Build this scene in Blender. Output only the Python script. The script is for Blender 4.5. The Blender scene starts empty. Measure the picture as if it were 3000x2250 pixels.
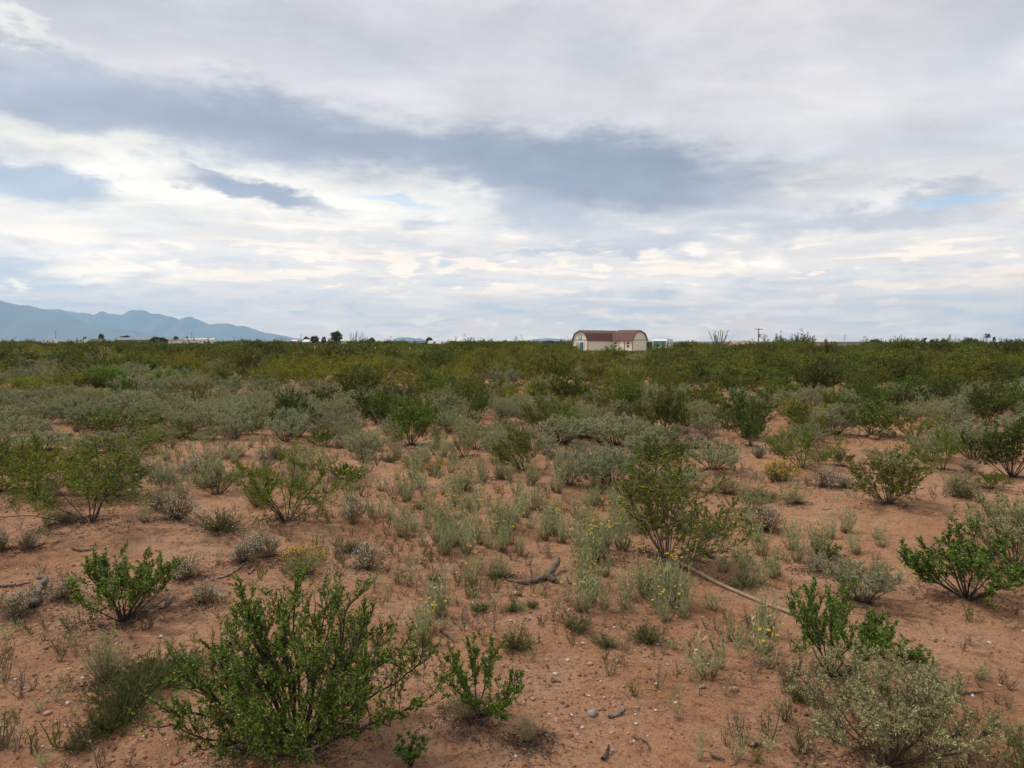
import bpy, math, random
import numpy as np
from mathutils import Vector, Matrix

scene = bpy.context.scene
COL = scene.collection
rad = math.radians

# ---------------------------------------------------------------- camera
CAM_H = 1.75
FPX = 2080.0                                  # focal length in photo pixels (3000 x 2250)
PITCH = math.atan((1125 - 1000) / FPX)        # eye level lies at photo row 1000
cam_data = bpy.data.cameras.new('camera')
cam_data.sensor_fit = 'HORIZONTAL'
cam_data.sensor_width = 36.0
cam_data.lens = 36.0 * FPX / 3000.0
cam_data.clip_start = 0.05
cam_data.clip_end = 80000.0
cam = bpy.data.objects.new('camera', cam_data)
cam.location = (0, 0, CAM_H)
cam.rotation_euler = (math.pi / 2 - PITCH, 0, 0)
COL.objects.link(cam)
scene.camera = cam


def ray(px, py):
    """photo pixel -> unit-forward direction in the world"""
    u, v = (px - 1500) / FPX, (1125 - py) / FPX
    cp, sp = math.cos(PITCH), math.sin(PITCH)
    return np.array([u, cp + v * sp, -sp + v * cp])


def azel(px, py):
    d = ray(px, py)
    return math.degrees(math.atan2(d[0], d[1])), math.degrees(math.asin(d[2] / np.linalg.norm(d)))


# ---------------------------------------------------------------- exposure
scene.view_settings.view_transform = 'Standard'
scene.view_settings.look = 'None'
scene.view_settings.exposure = 0.42
scene.view_settings.gamma = 1.0
scene.view_settings.use_curve_mapping = False
scene.render.engine = 'CYCLES'
scene.cycles.max_bounces = 6
scene.cycles.diffuse_bounces = 3
scene.cycles.glossy_bounces = 2
scene.cycles.transmission_bounces = 3
scene.cycles.transparent_max_bounces = 4
scene.cycles.volume_bounces = 2
scene.cycles.use_denoising = True

# ---------------------------------------------------------------- sun (veiled, soft) and sky
SUN_AZ, SUN_EL = -78.0, 57.0                  # degrees clockwise from straight ahead, degrees up
sun_data = bpy.data.lights.new('sun', 'SUN')
sun_data.energy = 2.0
sun_data.angle = rad(10)
sun_data.color = (1.0, 0.93, 0.82)
sun = bpy.data.objects.new('sun', sun_data)
sd = Vector((math.sin(rad(SUN_AZ)) * math.cos(rad(SUN_EL)), math.cos(rad(SUN_AZ)) * math.cos(rad(SUN_EL)), math.sin(rad(SUN_EL))))
sun.rotation_euler = sd.to_track_quat('Z', 'Y').to_euler()
COL.objects.link(sun)

world = bpy.data.worlds.new('World')
scene.world = world
world.use_nodes = True
WT = world.node_tree
WT.nodes.clear()


class S:
    """a float socket of the sky's node tree, with arithmetic"""
    def __init__(self, s): self.s = s
    def _op(self, op, *a): return wmath(op, self, *a)
    def __add__(self, o): return wmath('ADD', self, o)
    def __sub__(self, o): return wmath('SUBTRACT', self, o)
    def __mul__(self, o): return wmath('MULTIPLY', self, o)
    def __truediv__(self, o): return wmath('DIVIDE', self, o)
    __radd__ = __add__
    __rmul__ = __mul__


def wmath(op, *a):
    n = WT.nodes.new('ShaderNodeMath')
    n.operation = op
    for i, v in enumerate(a):
        if isinstance(v, S): WT.links.new(v.s, n.inputs[i])
        else: n.inputs[i].default_value = v
    return S(n.outputs[0])


def wstep(x, lo, hi):
    n = WT.nodes.new('ShaderNodeMapRange')
    n.interpolation_type = 'SMOOTHSTEP'
    WT.links.new(x.s, n.inputs['Value'])
    n.inputs['From Min'].default_value = lo
    n.inputs['From Max'].default_value = hi
    return S(n.outputs['Result'])


def wmix(fac, a, b):
    n = WT.nodes.new('ShaderNodeMix')
    n.data_type = 'RGBA'
    n.clamp_factor = True
    if isinstance(fac, S): WT.links.new(fac.s, n.inputs[0])
    else: n.inputs[0].default_value = fac
    for sock, v in ((n.inputs[6], a), (n.inputs[7], b)):
        if isinstance(v, tuple): sock.default_value = (*v, 1.0)
        else: WT.links.new(v, sock)
    return n.outputs[2]


def wcomb(x, y, z):
    n = WT.nodes.new('ShaderNodeCombineXYZ')
    for i, v in enumerate((x, y, z)):
        if isinstance(v, S): WT.links.new(v.s, n.inputs[i])
        else: n.inputs[i].default_value = v
    return n.outputs[0]


def wnoise(vec, scale, detail=6.0, rough=0.55, dist=0.0):
    n = WT.nodes.new('ShaderNodeTexNoise')
    n.inputs['Scale'].default_value = scale
    n.inputs['Detail'].default_value = detail
    n.inputs['Roughness'].default_value = rough
    n.inputs['Distortion'].default_value = dist
    WT.links.new(vec, n.inputs['Vector'])
    return S(n.outputs[0])


def srgb(r, g, b):
    """an 8-bit display colour as scene-linear"""
    f = lambda c: (c / 255 / 12.92) if c / 255 <= 0.04045 else ((c / 255 + 0.055) / 1.055) ** 2.4
    return (f(r), f(g), f(b))


SKY_STRENGTH = 0.1


def skyc(r, g, b):
    return tuple(c / SKY_STRENGTH for c in srgb(r, g, b))


def build_sky():
    tc = WT.nodes.new('ShaderNodeTexCoord')
    sep = WT.nodes.new('ShaderNodeSeparateXYZ')
    WT.links.new(tc.outputs['Generated'], sep.inputs[0])
    x, y, z = (S(sep.outputs[i]) for i in range(3))
    deg = 180 / math.pi
    az = wmath('ARCTAN2', x, y) * deg
    el = wmath('ARCSINE', wmath('MINIMUM', wmath('MAXIMUM', z, -1.0), 1.0)) * deg
    # coordinates on a flat cloud deck: features shrink and flatten towards the horizon
    zz = wmath('MAXIMUM', z, 0.0) + 0.10
    px, py = x / zz, y / zz
    deck = wcomb(px, py, 0.0)
    deck_streak = wcomb(px * 0.55 + py * 0.25, py * 1.5 - px * 0.35, 3.7)
    ang = wcomb(az * 0.06, el * 0.16, 0.0)         # angular, stretched sideways
    ang2 = wcomb(az * 0.06, el * 0.16, 9.3)
    n_big = wnoise(deck, 0.55, 4.0, 0.5)
    n_streak = wnoise(deck_streak, 0.9, 6.0, 0.55, 0.4)
    n_ang = wnoise(ang, 1.6, 5.0, 0.58)
    n_ang2 = wnoise(ang2, 1.9, 5.0, 0.6)
    n_fine = wnoise(ang2, 6.5, 5.0, 0.62)
    waz = az + (n_ang - 0.5) * 13.0 + (n_fine - 0.5) * 5.0
    wel = el + (n_ang2 - 0.5) * 6.0 + (n_fine - 0.5) * 2.8
    waz2 = az + (n_ang2 - 0.5) * 5.0 + (n_fine - 0.5) * 3.4
    wel2 = el + (n_ang - 0.5) * 2.2 + (n_fine - 0.5) * 1.8

    sky = WT.nodes.new('ShaderNodeTexSky')
    sky.sky_type = 'NISHITA'
    sky.sun_disc = False
    sky.sun_elevation = rad(SUN_EL)
    sky.sun_rotation = rad(SUN_AZ)
    sky.altitude = 1300.0
    # thin cloud everywhere over the blue: grey-lavender overhead, paler and bluer lower down
    col = wmix(wstep(el, 0.0, 5.0), skyc(*HORIZON_RGB), skyc(224, 222, 221))
    col = wmix(wstep(el, 5.0, 12.0), col, skyc(226, 225, 226))
    col = wmix(wstep(el, 12.0, 21.0), col, skyc(215, 213, 217))
    col = wmix(0.93, sky.outputs[0], col)
    # broad brighter and darker folds of the deck
    hi = wstep(el, 8.0, 18.0)
    col = wmix(wstep(n_streak, 0.50, 0.75) * 0.65 * hi, col, skyc(235, 231, 230))
    col = wmix(wstep(n_streak, 0.52, 0.30) * 0.60 * hi, col, skyc(183, 189, 203))
    col = wmix(wstep(n_big, 0.52, 0.36) * 0.42 * hi, col, skyc(184, 190, 203))
    # low-level mottling: pale creamy bars over blue-grey
    lo = wstep(el, 15.0, 8.0)
    bars = wnoise(wcomb(az * 0.05, el * 0.42, 5.1), 2.1, 7.0, 0.6, 0.3)
    col = wmix(wstep(bars, 0.52, 0.66) * 0.95 * lo, col, skyc(250, 243, 229))
    col = wmix(wstep(bars, 0.48, 0.34) * 0.75 * lo, col, skyc(192, 201, 214))
    pink = wnoise(wcomb(az * 0.08, el * 0.5, 1.7), 2.4, 5.0, 0.55)
    col = wmix(wstep(pink, 0.55, 0.72) * wstep(el, 5.5, 2.5) * 0.8, col, skyc(240, 214, 198))

    C8, S8 = math.cos(rad(8)), math.sin(rad(8))
    frames = {(f, t): (wcomb(u * C8 - v * S8, u * S8 + v * C8, 0.0) if t else wcomb(u, v, 0.0))
              for f, u, v in ((False, waz, wel), (True, waz2, wel2)) for t in (0, 1)}

    cum = wnoise(wcomb(az * 0.15, el * 0.52, 2.2), 2.0, 6.0, 0.55)
    n_mid = wnoise(deck, 2.3, 6.0, 0.6, 0.3)
    col = wmix(wstep(cum, 0.58, 0.635) * wstep(el, 9.5, 6.0) * 0.85, col, skyc(252, 243, 228))
    col = wmix(wstep(cum, 0.43, 0.34) * wstep(el, 10.0, 6.0) * 0.55, col, skyc(186, 197, 212))

    def mask(cx, cy, hw, hh, slope, op, soft, fine):
        """one cloud mass, at its bearing and elevation; cx.. in photo pixels / 1.356"""
        k = 3000 / 2212
        a0, e0 = azel(cx * k, cy * k)
        a1, _ = azel((cx + hw) * k, cy * k)
        _, e1 = azel(cx * k, (cy - hh) * k)
        t = 1 if slope > 4 else 0
        if t: c0, c1 = a0 * C8 - e0 * S8, a0 * S8 + e0 * C8
        else: c0, c1 = a0, e0
        wx, wy = abs(a1 - a0), abs(e1 - e0)
        vm = WT.nodes.new('ShaderNodeVectorMath')
        vm.operation = 'MULTIPLY_ADD'
        WT.links.new(frames[(fine, t)], vm.inputs[0])
        vm.inputs[1].default_value = (1 / wx, 1 / wy, 0)
        vm.inputs[2].default_value = (-c0 / wx, -c1 / wy, 0)
        ln = WT.nodes.new('ShaderNodeVectorMath')
        ln.operation = 'LENGTH'
        WT.links.new(vm.outputs[0], ln.inputs[0])
        m = WT.nodes.new('ShaderNodeMapRange')
        m.interpolation_type = 'SMOOTHSTEP'
        WT.links.new(ln.outputs['Value'], m.inputs['Value'])
        m.inputs['From Min'].default_value = 1 + soft
        m.inputs['From Max'].default_value = 1 - soft
        m.inputs['To Max'].default_value = op
        return S(m.outputs['Result'])

    def blob(col, cx, cy, hw, hh, slope, rgb, op, soft=0.5, fine=False):
        return wmix(mask(cx, cy, hw, hh, slope, op, soft, fine), col, skyc(*rgb))

    def puffs(col, items, rgb, op, soft):
        m = None
        for cx, cy, w, h in items:
            q = mask(cx, cy, w, h, 0, op, soft, True)
            m = q if m is None else wmath('MAXIMUM', m, q)
        return wmix(m, col, skyc(*rgb))

    B = lambda *a, **k: blob(*a, **k)
    # the bright opening under the deck, left
    col = B(col, 380, 372, 470, 62, 7, (255, 252, 244), 0.97, soft=0.75)
    col = B(col, 960, 425, 330, 42, 6, (246, 245, 241), 0.8, soft=0.8)
    col = B(col, 150, 480, 330, 70, 0, (240, 240, 236), 0.6, soft=0.8)
    col = B(col, 1880, 440, 420, 55, -4, (240, 238, 236), 0.75, soft=0.8)
    col = B(col, 60, 65, 110, 22, 12, (250, 248, 242), 0.8, soft=0.8)
    # the long dark belly of the deck
    col = B(col, 60, 215, 420, 52, 9, (170, 181, 200), 0.85, soft=0.8)
    col = B(col, 480, 262, 430, 62, 9, (163, 173, 193), 0.88, soft=0.75)
    col = B(col, 930, 325, 480, 50, 7, (160, 170, 190), 0.88, soft=0.75)
    col = B(col, 1330, 378, 370, 72, 5, (150, 160, 181), 0.92, soft=0.65)
    col = B(col, 1170, 450, 130, 50, 20, (166, 176, 193), 0.8, soft=0.6)
    col = B(col, 1850, 470, 360, 30, 2, (184, 190, 203), 0.85, soft=0.55)
    col = B(col, 1380, 512, 240, 28, 3, (183, 191, 205), 0.8, soft=0.6)
    col = B(col, 1250, 547, 150, 9, 0, (170, 185, 203), 0.7, soft=0.7)
    col = B(col, 1330, 110, 130, 45, -5, (196, 199, 211), 0.8, soft=0.6)
    col = B(col, 1120, 30, 150, 30, -5, (198, 201, 211), 0.7, soft=0.8)
    col = B(col, 2180, 60, 130, 140, 0, (193, 197, 206), 0.7, soft=0.8)
    # detached dark scraps
    col = B(col, 560, 416, 150, 22, 9, (158, 168, 188), 1.0, soft=0.5, fine=True)
    col = B(col, 435, 370, 48, 8, 8, (178, 185, 200), 0.8, soft=0.6, fine=True)
    col = B(col, 80, 398, 165, 42, -3, (172, 187, 207), 0.95, soft=0.4, fine=True)
    col = B(col, 25, 575, 85, 36, 0, (170, 186, 208), 0.8, soft=0.5, fine=True)
    col = B(col, 920, 484, 48, 13, 3, (185, 192, 205), 0.8, soft=0.6, fine=True)
    col = B(col, 1270, 637, 90, 8, 2, (188, 196, 208), 0.7, soft=0.7, fine=True)
    col = B(col, 1415, 634, 48, 11, 2, (178, 188, 202), 0.85, soft=0.6, fine=True)
    # gaps of blue
    col = B(col, 850, 433, 80, 9, 6, (196, 219, 240), 0.8, soft=0.7, fine=True)
    col = B(col, 2050, 434, 85, 11, -2, (172, 206, 240), 0.9, soft=0.75, fine=True)
    # lit cumulus tops, far off
    col = puffs(col, ((1488, 560, 36, 12), (1600, 584, 90, 10), (90, 518, 110, 16), (215, 602, 110, 10), (2125, 668, 100, 7)), (196, 202, 212), 0.7, 0.7)
    col = puffs(col, ((1490, 545, 30, 14), (1588, 566, 28, 18), (1655, 562, 36, 20), (1420, 556, 26, 15),
                         (200, 585, 110, 14), (90, 500, 110, 26), (225, 605, 60, 10), (360, 570, 34, 8), (12, 622, 18, 13)), (254, 249, 238), 0.85, 0.6)
    col = puffs(col, ((1350, 688, 58, 6), (1428, 688, 26, 8), (1880, 655, 26, 8), (1905, 685, 80, 7), (2125, 660, 100, 13), (2090, 700, 60, 5),
                         (2110, 608, 150, 10), (1900, 617, 90, 7), (2150, 585, 70, 8), (1470, 717, 40, 12), (1480, 590, 160, 9), (1050, 580, 130, 5)), (250, 241, 226), 0.85, 0.65)

    # the low sky shines through many kilometres of haze: it is brighter above that air
    gain = wstep(el, 13.0, 0.0) * 0.52 + 0.86 + (n_streak - 0.5) * 0.46 + (n_mid - 0.5) * 0.42 + (n_fine - 0.5) * 0.16
    tint = wmix(wstep(el, 14.0, 1.0), (1.03, 1.0, 0.965), (1.22, 1.045, 0.90))
    gm = WT.nodes.new('ShaderNodeVectorMath'); gm.operation = 'SCALE'
    WT.links.new(col, gm.inputs[0]); WT.links.new(gain.s, gm.inputs['Scale'])
    tm = WT.nodes.new('ShaderNodeVectorMath'); tm.operation = 'MULTIPLY'
    WT.links.new(gm.outputs[0], tm.inputs[0]); WT.links.new(tint, tm.inputs[1])
    col = tm.outputs[0]
    bg = WT.nodes.new('ShaderNodeBackground')
    bg.inputs['Strength'].default_value = SKY_STRENGTH
    WT.links.new(col, bg.inputs['Color'])
    out = WT.nodes.new('ShaderNodeOutputWorld')
    WT.links.new(bg.outputs[0], out.inputs['Surface'])


HORIZON_RGB = (232, 222, 214)
build_sky()
world.cycles.sampling_method = 'MANUAL'
world.cycles.sample_map_resolution = 512

# ================================================================ helpers
RNG = np.random.default_rng(7)


def tag(o, label=None, cat=None, group=None, kind=None):
    if label: o['label'] = label
    if cat: o['category'] = cat
    if group: o['group'] = group
    if kind: o['kind'] = kind
    return o


def mesh_quads(name, V, Q, mat=None, smooth=False):
    V = np.asarray(V, dtype=np.float32).reshape(-1, 3)
    Q = np.asarray(Q, dtype=np.int32)
    k = Q.shape[1]
    me = bpy.data.meshes.new(name)
    me.vertices.add(len(V))
    me.vertices.foreach_set('co', V.ravel())
    me.loops.add(Q.size)
    me.loops.foreach_set('vertex_index', Q.ravel())
    me.polygons.add(len(Q))
    me.polygons.foreach_set('loop_start', np.arange(0, Q.size, k, dtype=np.int32))
    me.polygons.foreach_set('loop_total', np.full(len(Q), k, dtype=np.int32))
    if smooth:
        me.polygons.foreach_set('use_smooth', np.ones(len(Q), dtype=bool))
    if mat: me.materials.append(mat)
    me.update(calc_edges=True)
    me.validate()
    return me


def mesh_poly(name, V, F, mat=None):
    me = bpy.data.meshes.new(name)
    me.from_pydata([tuple(map(float, v)) for v in V], [], [tuple(f) for f in F])
    if mat: me.materials.append(mat)
    me.update()
    return me


def link(name, data, parent=None, loc=None, rz=None, scale=None):
    o = bpy.data.objects.new(name, data)
    COL.objects.link(o)
    if parent is not None: o.parent = parent
    if loc is not None: o.location = loc
    if rz is not None: o.rotation_euler = (0, 0, rz)
    if scale is not None: o.scale = scale
    return o


def unit(v):
    n = np.linalg.norm(v, axis=-1, keepdims=True)
    return v / np.maximum(n, 1e-9)


class Buf:
    """collects quads of one material"""
    def __init__(self): self.v, self.q, self.n = [], [], 0

    def add(self, V, Q):
        self.v.append(V); self.q.append(Q + self.n); self.n += len(V)

    def tube(self, P, R, n=4):
        P = np.asarray(P, float); R = np.asarray(R, float); k = len(P)
        T = unit(np.gradient(P, axis=0))
        ref = np.array([0.31, 0.27, 0.91]) if abs(T[0, 2]) < 0.8 else np.array([0.9, 0.3, 0.1])
        U = unit(np.cross(T, ref)); W = np.cross(T, U)
        a = np.arange(n) * 2 * math.pi / n
        V = P[:, None, :] + R[:, None, None] * (np.cos(a)[None, :, None] * U[:, None, :] + np.sin(a)[None, :, None] * W[:, None, :])
        i = np.arange(k - 1)[:, None] * n; j = np.arange(n)[None, :]; j2 = (j + 1) % n
        Q = np.stack([i + j, i + j2, i + n + j2, i + n + j], -1).reshape(-1, 4)
        self.add(V.reshape(-1, 3), Q)

    def leaves(self, pos, d, L, W, rng, fold=0.15, shape=0.5):
        """a folded four-cornered leaf at each position, pointing along d"""
        n = len(pos)
        d = unit(d)
        side = unit(np.cross(d, rng.normal(size=(n, 3))))
        nor = np.cross(d, side)
        L = np.broadcast_to(np.asarray(L, float), (n,))[:, None]; W = np.broadcast_to(np.asarray(W, float), (n,))[:, None]
        m = pos + d * L * shape + nor * L * fold
        V = np.stack([pos, m + side * W * 0.5, pos + d * L, m - side * W * 0.5], 1).reshape(-1, 3)
        self.add(V, np.arange(n * 4).reshape(-1, 4))

    def ribbons(self, P, W, rng):
        """P (n,k,3) flat strips of width W (k,) tapering"""
        n, k, _ = P.shape
        T = unit(P[:, -1] - P[:, 0])
        side = unit(np.cross(T, rng.normal(size=(n, 3))))[:, None, :]
        W = np.asarray(W)[None, :, None] * 0.5
        V = np.stack([P - side * W, P + side * W], 2).reshape(-1, 3)
        b = (np.arange(n) * 2 * k)[:, None]; i = (np.arange(k - 1) * 2)[None, :]
        s = b + i
        self.add(V, np.stack([s, s + 1, s + 3, s + 2], -1).reshape(-1, 4))

    def dots(self, pos, r, rng):
        """small bud: two crossed quads"""
        n = len(pos)
        a = unit(rng.normal(size=(n, 3))); b = unit(np.cross(a, rng.normal(size=(n, 3)))); c = np.cross(a, b)
        r = np.broadcast_to(np.asarray(r, float), (n,))[:, None]
        V = np.concatenate([np.stack([pos - a * r, pos - b * r, pos + a * r, pos + b * r], 1), np.stack([pos - a * r, pos - c * r, pos + a * r, pos + c * r], 1)], 0).reshape(-1, 3)
        self.add(V, np.arange(n * 8).reshape(-1, 4))

    def arrays(self):
        return np.concatenate(self.v), np.concatenate(self.q)

    def mesh(self, name, mat, smooth=False):
        V, Q = self.arrays()
        return mesh_quads(name, V, Q, mat, smooth)


# ---------------------------------------------------------------- materials
def new_mat(name):
    m = bpy.data.materials.new(name)
    m.use_nodes = True
    nt = m.node_tree
    b = nt.nodes['Principled BSDF']
    return m, nt, b


def plain(name, rgb, rough=0.7, metal=0.0, noise=0.0, nscale=3.0, spec=0.3):
    m, nt, b = new_mat(name)
    b.inputs['Base Color'].default_value = (*rgb, 1)
    b.inputs['Roughness'].default_value = rough
    b.inputs['Metallic'].default_value = metal
    b.inputs['Specular IOR Level'].default_value = spec
    if noise:
        t = nt.nodes.new('ShaderNodeTexNoise'); t.inputs['Scale'].default_value = nscale; t.inputs['Detail'].default_value = 5
        tc = nt.nodes.new('ShaderNodeTexCoord'); nt.links.new(tc.outputs['Object'], t.inputs['Vector'])
        r = nt.nodes.new('ShaderNodeMix'); r.data_type = 'RGBA'
        nt.links.new(t.outputs[0], r.inputs[0])
        r.inputs[6].default_value = (*[c * (1 - noise) for c in rgb], 1)
        r.inputs[7].default_value = (*[min(1, c * (1 + noise)) for c in rgb], 1)
        nt.links.new(r.outputs[2], b.inputs['Base Color'])
    return m


def leafmat(name, stops, transl=0.25, objvar=0.25, rough=0.6, spec=0.25):
    """foliage: every leaf takes its own shade from the ramp, every plant its own value"""
    m, nt, b = new_mat(name)
    g = nt.nodes.new('ShaderNodeNewGeometry')
    ramp = nt.nodes.new('ShaderNodeValToRGB')
    e = ramp.color_ramp.elements
    while len(e) < len(stops): e.new(0.5)
    for i, (p, c) in enumerate(stops):
        e[i].position = p; e[i].color = (*c, 1)
    nt.links.new(g.outputs['Random Per Island'], ramp.inputs[0])
    oi = nt.nodes.new('ShaderNodeObjectInfo')
    hsv = nt.nodes.new('ShaderNodeHueSaturation')
    mr = nt.nodes.new('ShaderNodeMapRange')
    nt.links.new(oi.outputs['Random'], mr.inputs['Value'])
    mr.inputs['To Min'].default_value = 1 - objvar; mr.inputs['To Max'].default_value = 1 + objvar
    nt.links.new(mr.outputs[0], hsv.inputs['Value'])
    mh = nt.nodes.new('ShaderNodeMapRange')
    wn = nt.nodes.new('ShaderNodeTexWhiteNoise'); wn.noise_dimensions = '1D'
    nt.links.new(oi.outputs['Random'], wn.inputs['W'])
    nt.links.new(wn.outputs['Value'], mh.inputs['Value'])
    mh.inputs['To Min'].default_value = 0.5 - 0.06 * objvar; mh.inputs['To Max'].default_value = 0.5 + 0.06 * objvar
    nt.links.new(mh.outputs[0], hsv.inputs['Hue'])
    nt.links.new(ramp.outputs[0], hsv.inputs['Color'])
    nt.links.new(hsv.outputs[0], b.inputs['Base Color'])
    b.inputs['Roughness'].default_value = rough
    b.inputs['Specular IOR Level'].default_value = spec
    if transl:
        t = nt.nodes.new('ShaderNodeBsdfTranslucent')
        nt.links.new(hsv.outputs[0], t.inputs['Color'])
        mx = nt.nodes.new('ShaderNodeMixShader'); mx.inputs[0].default_value = transl
        nt.links.new(b.outputs[0], mx.inputs[1]); nt.links.new(t.outputs[0], mx.inputs[2])
        nt.links.new(mx.outputs[0], nt.nodes['Material Output'].inputs['Surface'])
    return m


# ================================================================ terrain
def sstep(x, a, b):
    t = np.clip((x - a) / (b - a), 0, 1)
    return t * t * (3 - 2 * t)


_hr = np.random.default_rng(3)
_waves = [(_hr.uniform(0, 6.28), _hr.uniform(0, 6.28), l, a) for l, a in ((0.7, .006), (0.9, .007), (1.4, .010), (1.9, .014), (2.9, .020), (4.3, .03), (7.0, .035), (11., .04), (23., .06))]
MOUNDS = []       # (x, y, radius, height): sand gathered under the larger shrubs


def ground_h(x, y):
    x = np.asarray(x, float); y = np.asarray(y, float)
    d = np.hypot(x, y)
    h = np.zeros_like(d)
    for ph, th, l, a in _waves:
        w = 2 * math.pi / l
        h = h + a * np.sin(w * (x * math.cos(th) + y * math.sin(th)) + ph) * sstep(d, 200, 60)
    h = h * sstep(d, 0.5, 3.0)
    s = x / np.maximum(y, 1.0)
    fall = -0.9 * sstep(d, 95, 135) * sstep(s, 0.185, 0.21) - 0.7 * sstep(d, 140, 260) * sstep(s, 0.15, 0.30)
    return h + np.where(y > 20, fall, 0.0)


def ground_mounds(x, y):
    h = ground_h(x, y)
    for mx, my, r, a in MOUNDS:
        q = ((x - mx) ** 2 + (y - my) ** 2) / (r * r)
        h = h + a * np.exp(-q * 1.6)
    return h


def hit(px, py):
    """where the line of sight through a photo pixel meets the ground"""
    d = ray(px, py)
    z = 0.0
    for _ in range(12):
        t = (z - CAM_H) / d[2]
        z = float(ground_h(d[0] * t, d[1] * t))
    return d[0] * t, d[1] * t, z


def at(px, dist):
    """a point on the ground in the direction of photo column px, DIST metres ahead"""
    d = ray(px, 1000)
    x, y = d[0] / d[1] * dist, dist
    return x, y, float(ground_h(x, y))

# ================================================================ plant meshes
M = {}
M['bark_dark'] = plain('bark_dark', (0.045, 0.034, 0.027), 0.9, noise=0.4, nscale=30)
M['bark_grey'] = plain('bark_grey', (0.16, 0.13, 0.105), 0.9, noise=0.4, nscale=30)
M['bark_brown'] = plain('bark_brown', (0.085, 0.052, 0.034), 0.9, noise=0.4, nscale=30)
M['dead_wood'] = plain('dead_wood', (0.24, 0.20, 0.165), 0.85, noise=0.45, nscale=14)
M['dead_dark'] = plain('dead_dark', (0.10, 0.075, 0.058), 0.9, noise=0.5, nscale=14)
M['dry_stem'] = leafmat('dry_stem', [(0, (0.16, 0.10, 0.06)), (1, (0.34, 0.25, 0.16))], 0.1)
M['tarbush'] = leafmat('tarbush_leaf', [(0, (0.030, 0.060, 0.010)), (0.45, (0.092, 0.162, 0.020)), (0.8, (0.185, 0.280, 0.036)), (1, (0.36, 0.42, 0.08))], 0.32, 0.12, 0.45, 0.4)
M['creosote'] = leafmat('creosote_leaf', [(0, (0.038, 0.060, 0.006)), (0.6, (0.108, 0.150, 0.011)), (1, (0.25, 0.28, 0.026))], 0.28, 0.42, 0.4, 0.45)
M['olive'] = leafmat('olive_leaf', [(0, (0.085, 0.108, 0.008)), (0.6, (0.192, 0.222, 0.016)), (1, (0.36, 0.33, 0.03))], 0.28, 0.42, 0.5)
M['mesquite'] = leafmat('mesquite_leaf', [(0, (0.075, 0.115, 0.010)), (0.6, (0.165, 0.220, 0.018)), (0.93, (0.26, 0.285, 0.025)), (1, (0.45, 0.32, 0.02))], 0.3, 0.2, 0.5)
M['sage'] = leafmat('sage_leaf', [(0, (0.17, 0.19, 0.095)), (0.6, (0.32, 0.35, 0.195)), (1, (0.49, 0.51, 0.29))], 0.2, 0.16, 0.8, 0.1)
M['sage_warm'] = leafmat('sage_warm_leaf', [(0, (0.185, 0.185, 0.085)), (0.6, (0.32, 0.325, 0.155)), (1, (0.51, 0.49, 0.24))], 0.2, 0.15, 0.8, 0.1)
M['snake'] = leafmat('snakeweed_leaf', [(0, (0.065, 0.062, 0.030)), (0.6, (0.125, 0.115, 0.058)), (1, (0.22, 0.19, 0.10))], 0.2, 0.2, 0.8, 0.1)
M['snake_green'] = leafmat('green_clump_leaf', [(0, (0.040, 0.062, 0.016)), (0.6, (0.092, 0.125, 0.030)), (1, (0.17, 0.20, 0.055))], 0.2, 0.2, 0.7, 0.1)
M['paper'] = leafmat('paperflower_leaf', [(0, (0.20, 0.215, 0.10)), (0.6, (0.36, 0.375, 0.185)), (1, (0.52, 0.52, 0.28))], 0.25, 0.15, 0.8, 0.1)
M['grass'] = leafmat('green_grass', [(0, (0.06, 0.125, 0.016)), (0.6, (0.14, 0.25, 0.03)), (1, (0.26, 0.37, 0.06))], 0.3, 0.18, 0.6)
M['far_tree'] = leafmat('far_tree_leaf', [(0, (0.018, 0.035, 0.010)), (0.6, (0.042, 0.072, 0.018)), (1, (0.075, 0.11, 0.03))], 0.2, 0.2, 0.6)
M['white_bud'] = leafmat('white_bud', [(0, (0.42, 0.40, 0.30)), (1, (0.72, 0.70, 0.60))], 0.1, 0.1, 0.8, 0.1)
M['cream_bud'] = leafmat('cream_bud', [(0, (0.36, 0.34, 0.16)), (1, (0.58, 0.55, 0.30))], 0.1, 0.1, 0.8, 0.1)
M['yellow'] = leafmat('yellow_flower', [(0, (0.55, 0.33, 0.02)), (1, (0.78, 0.56, 0.05))], 0.2, 0.1, 0.7, 0.1)
M['plume'] = leafmat('grass_plume', [(0, (0.42, 0.38, 0.26)), (1, (0.65, 0.60, 0.45))], 0.2, 0.1, 0.8, 0.1)


def bez(a, b, c, k):
    t = np.linspace(0, 1, k)[:, None]
    return (1 - t) ** 2 * a + 2 * t * (1 - t) * b + t * t * c


def interp(P, f):
    s = f * (len(P) - 1); i = min(int(s), len(P) - 2); u = s - i
    return P[i] * (1 - u) + P[i + 1] * u, P[i + 1] - P[i]


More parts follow.
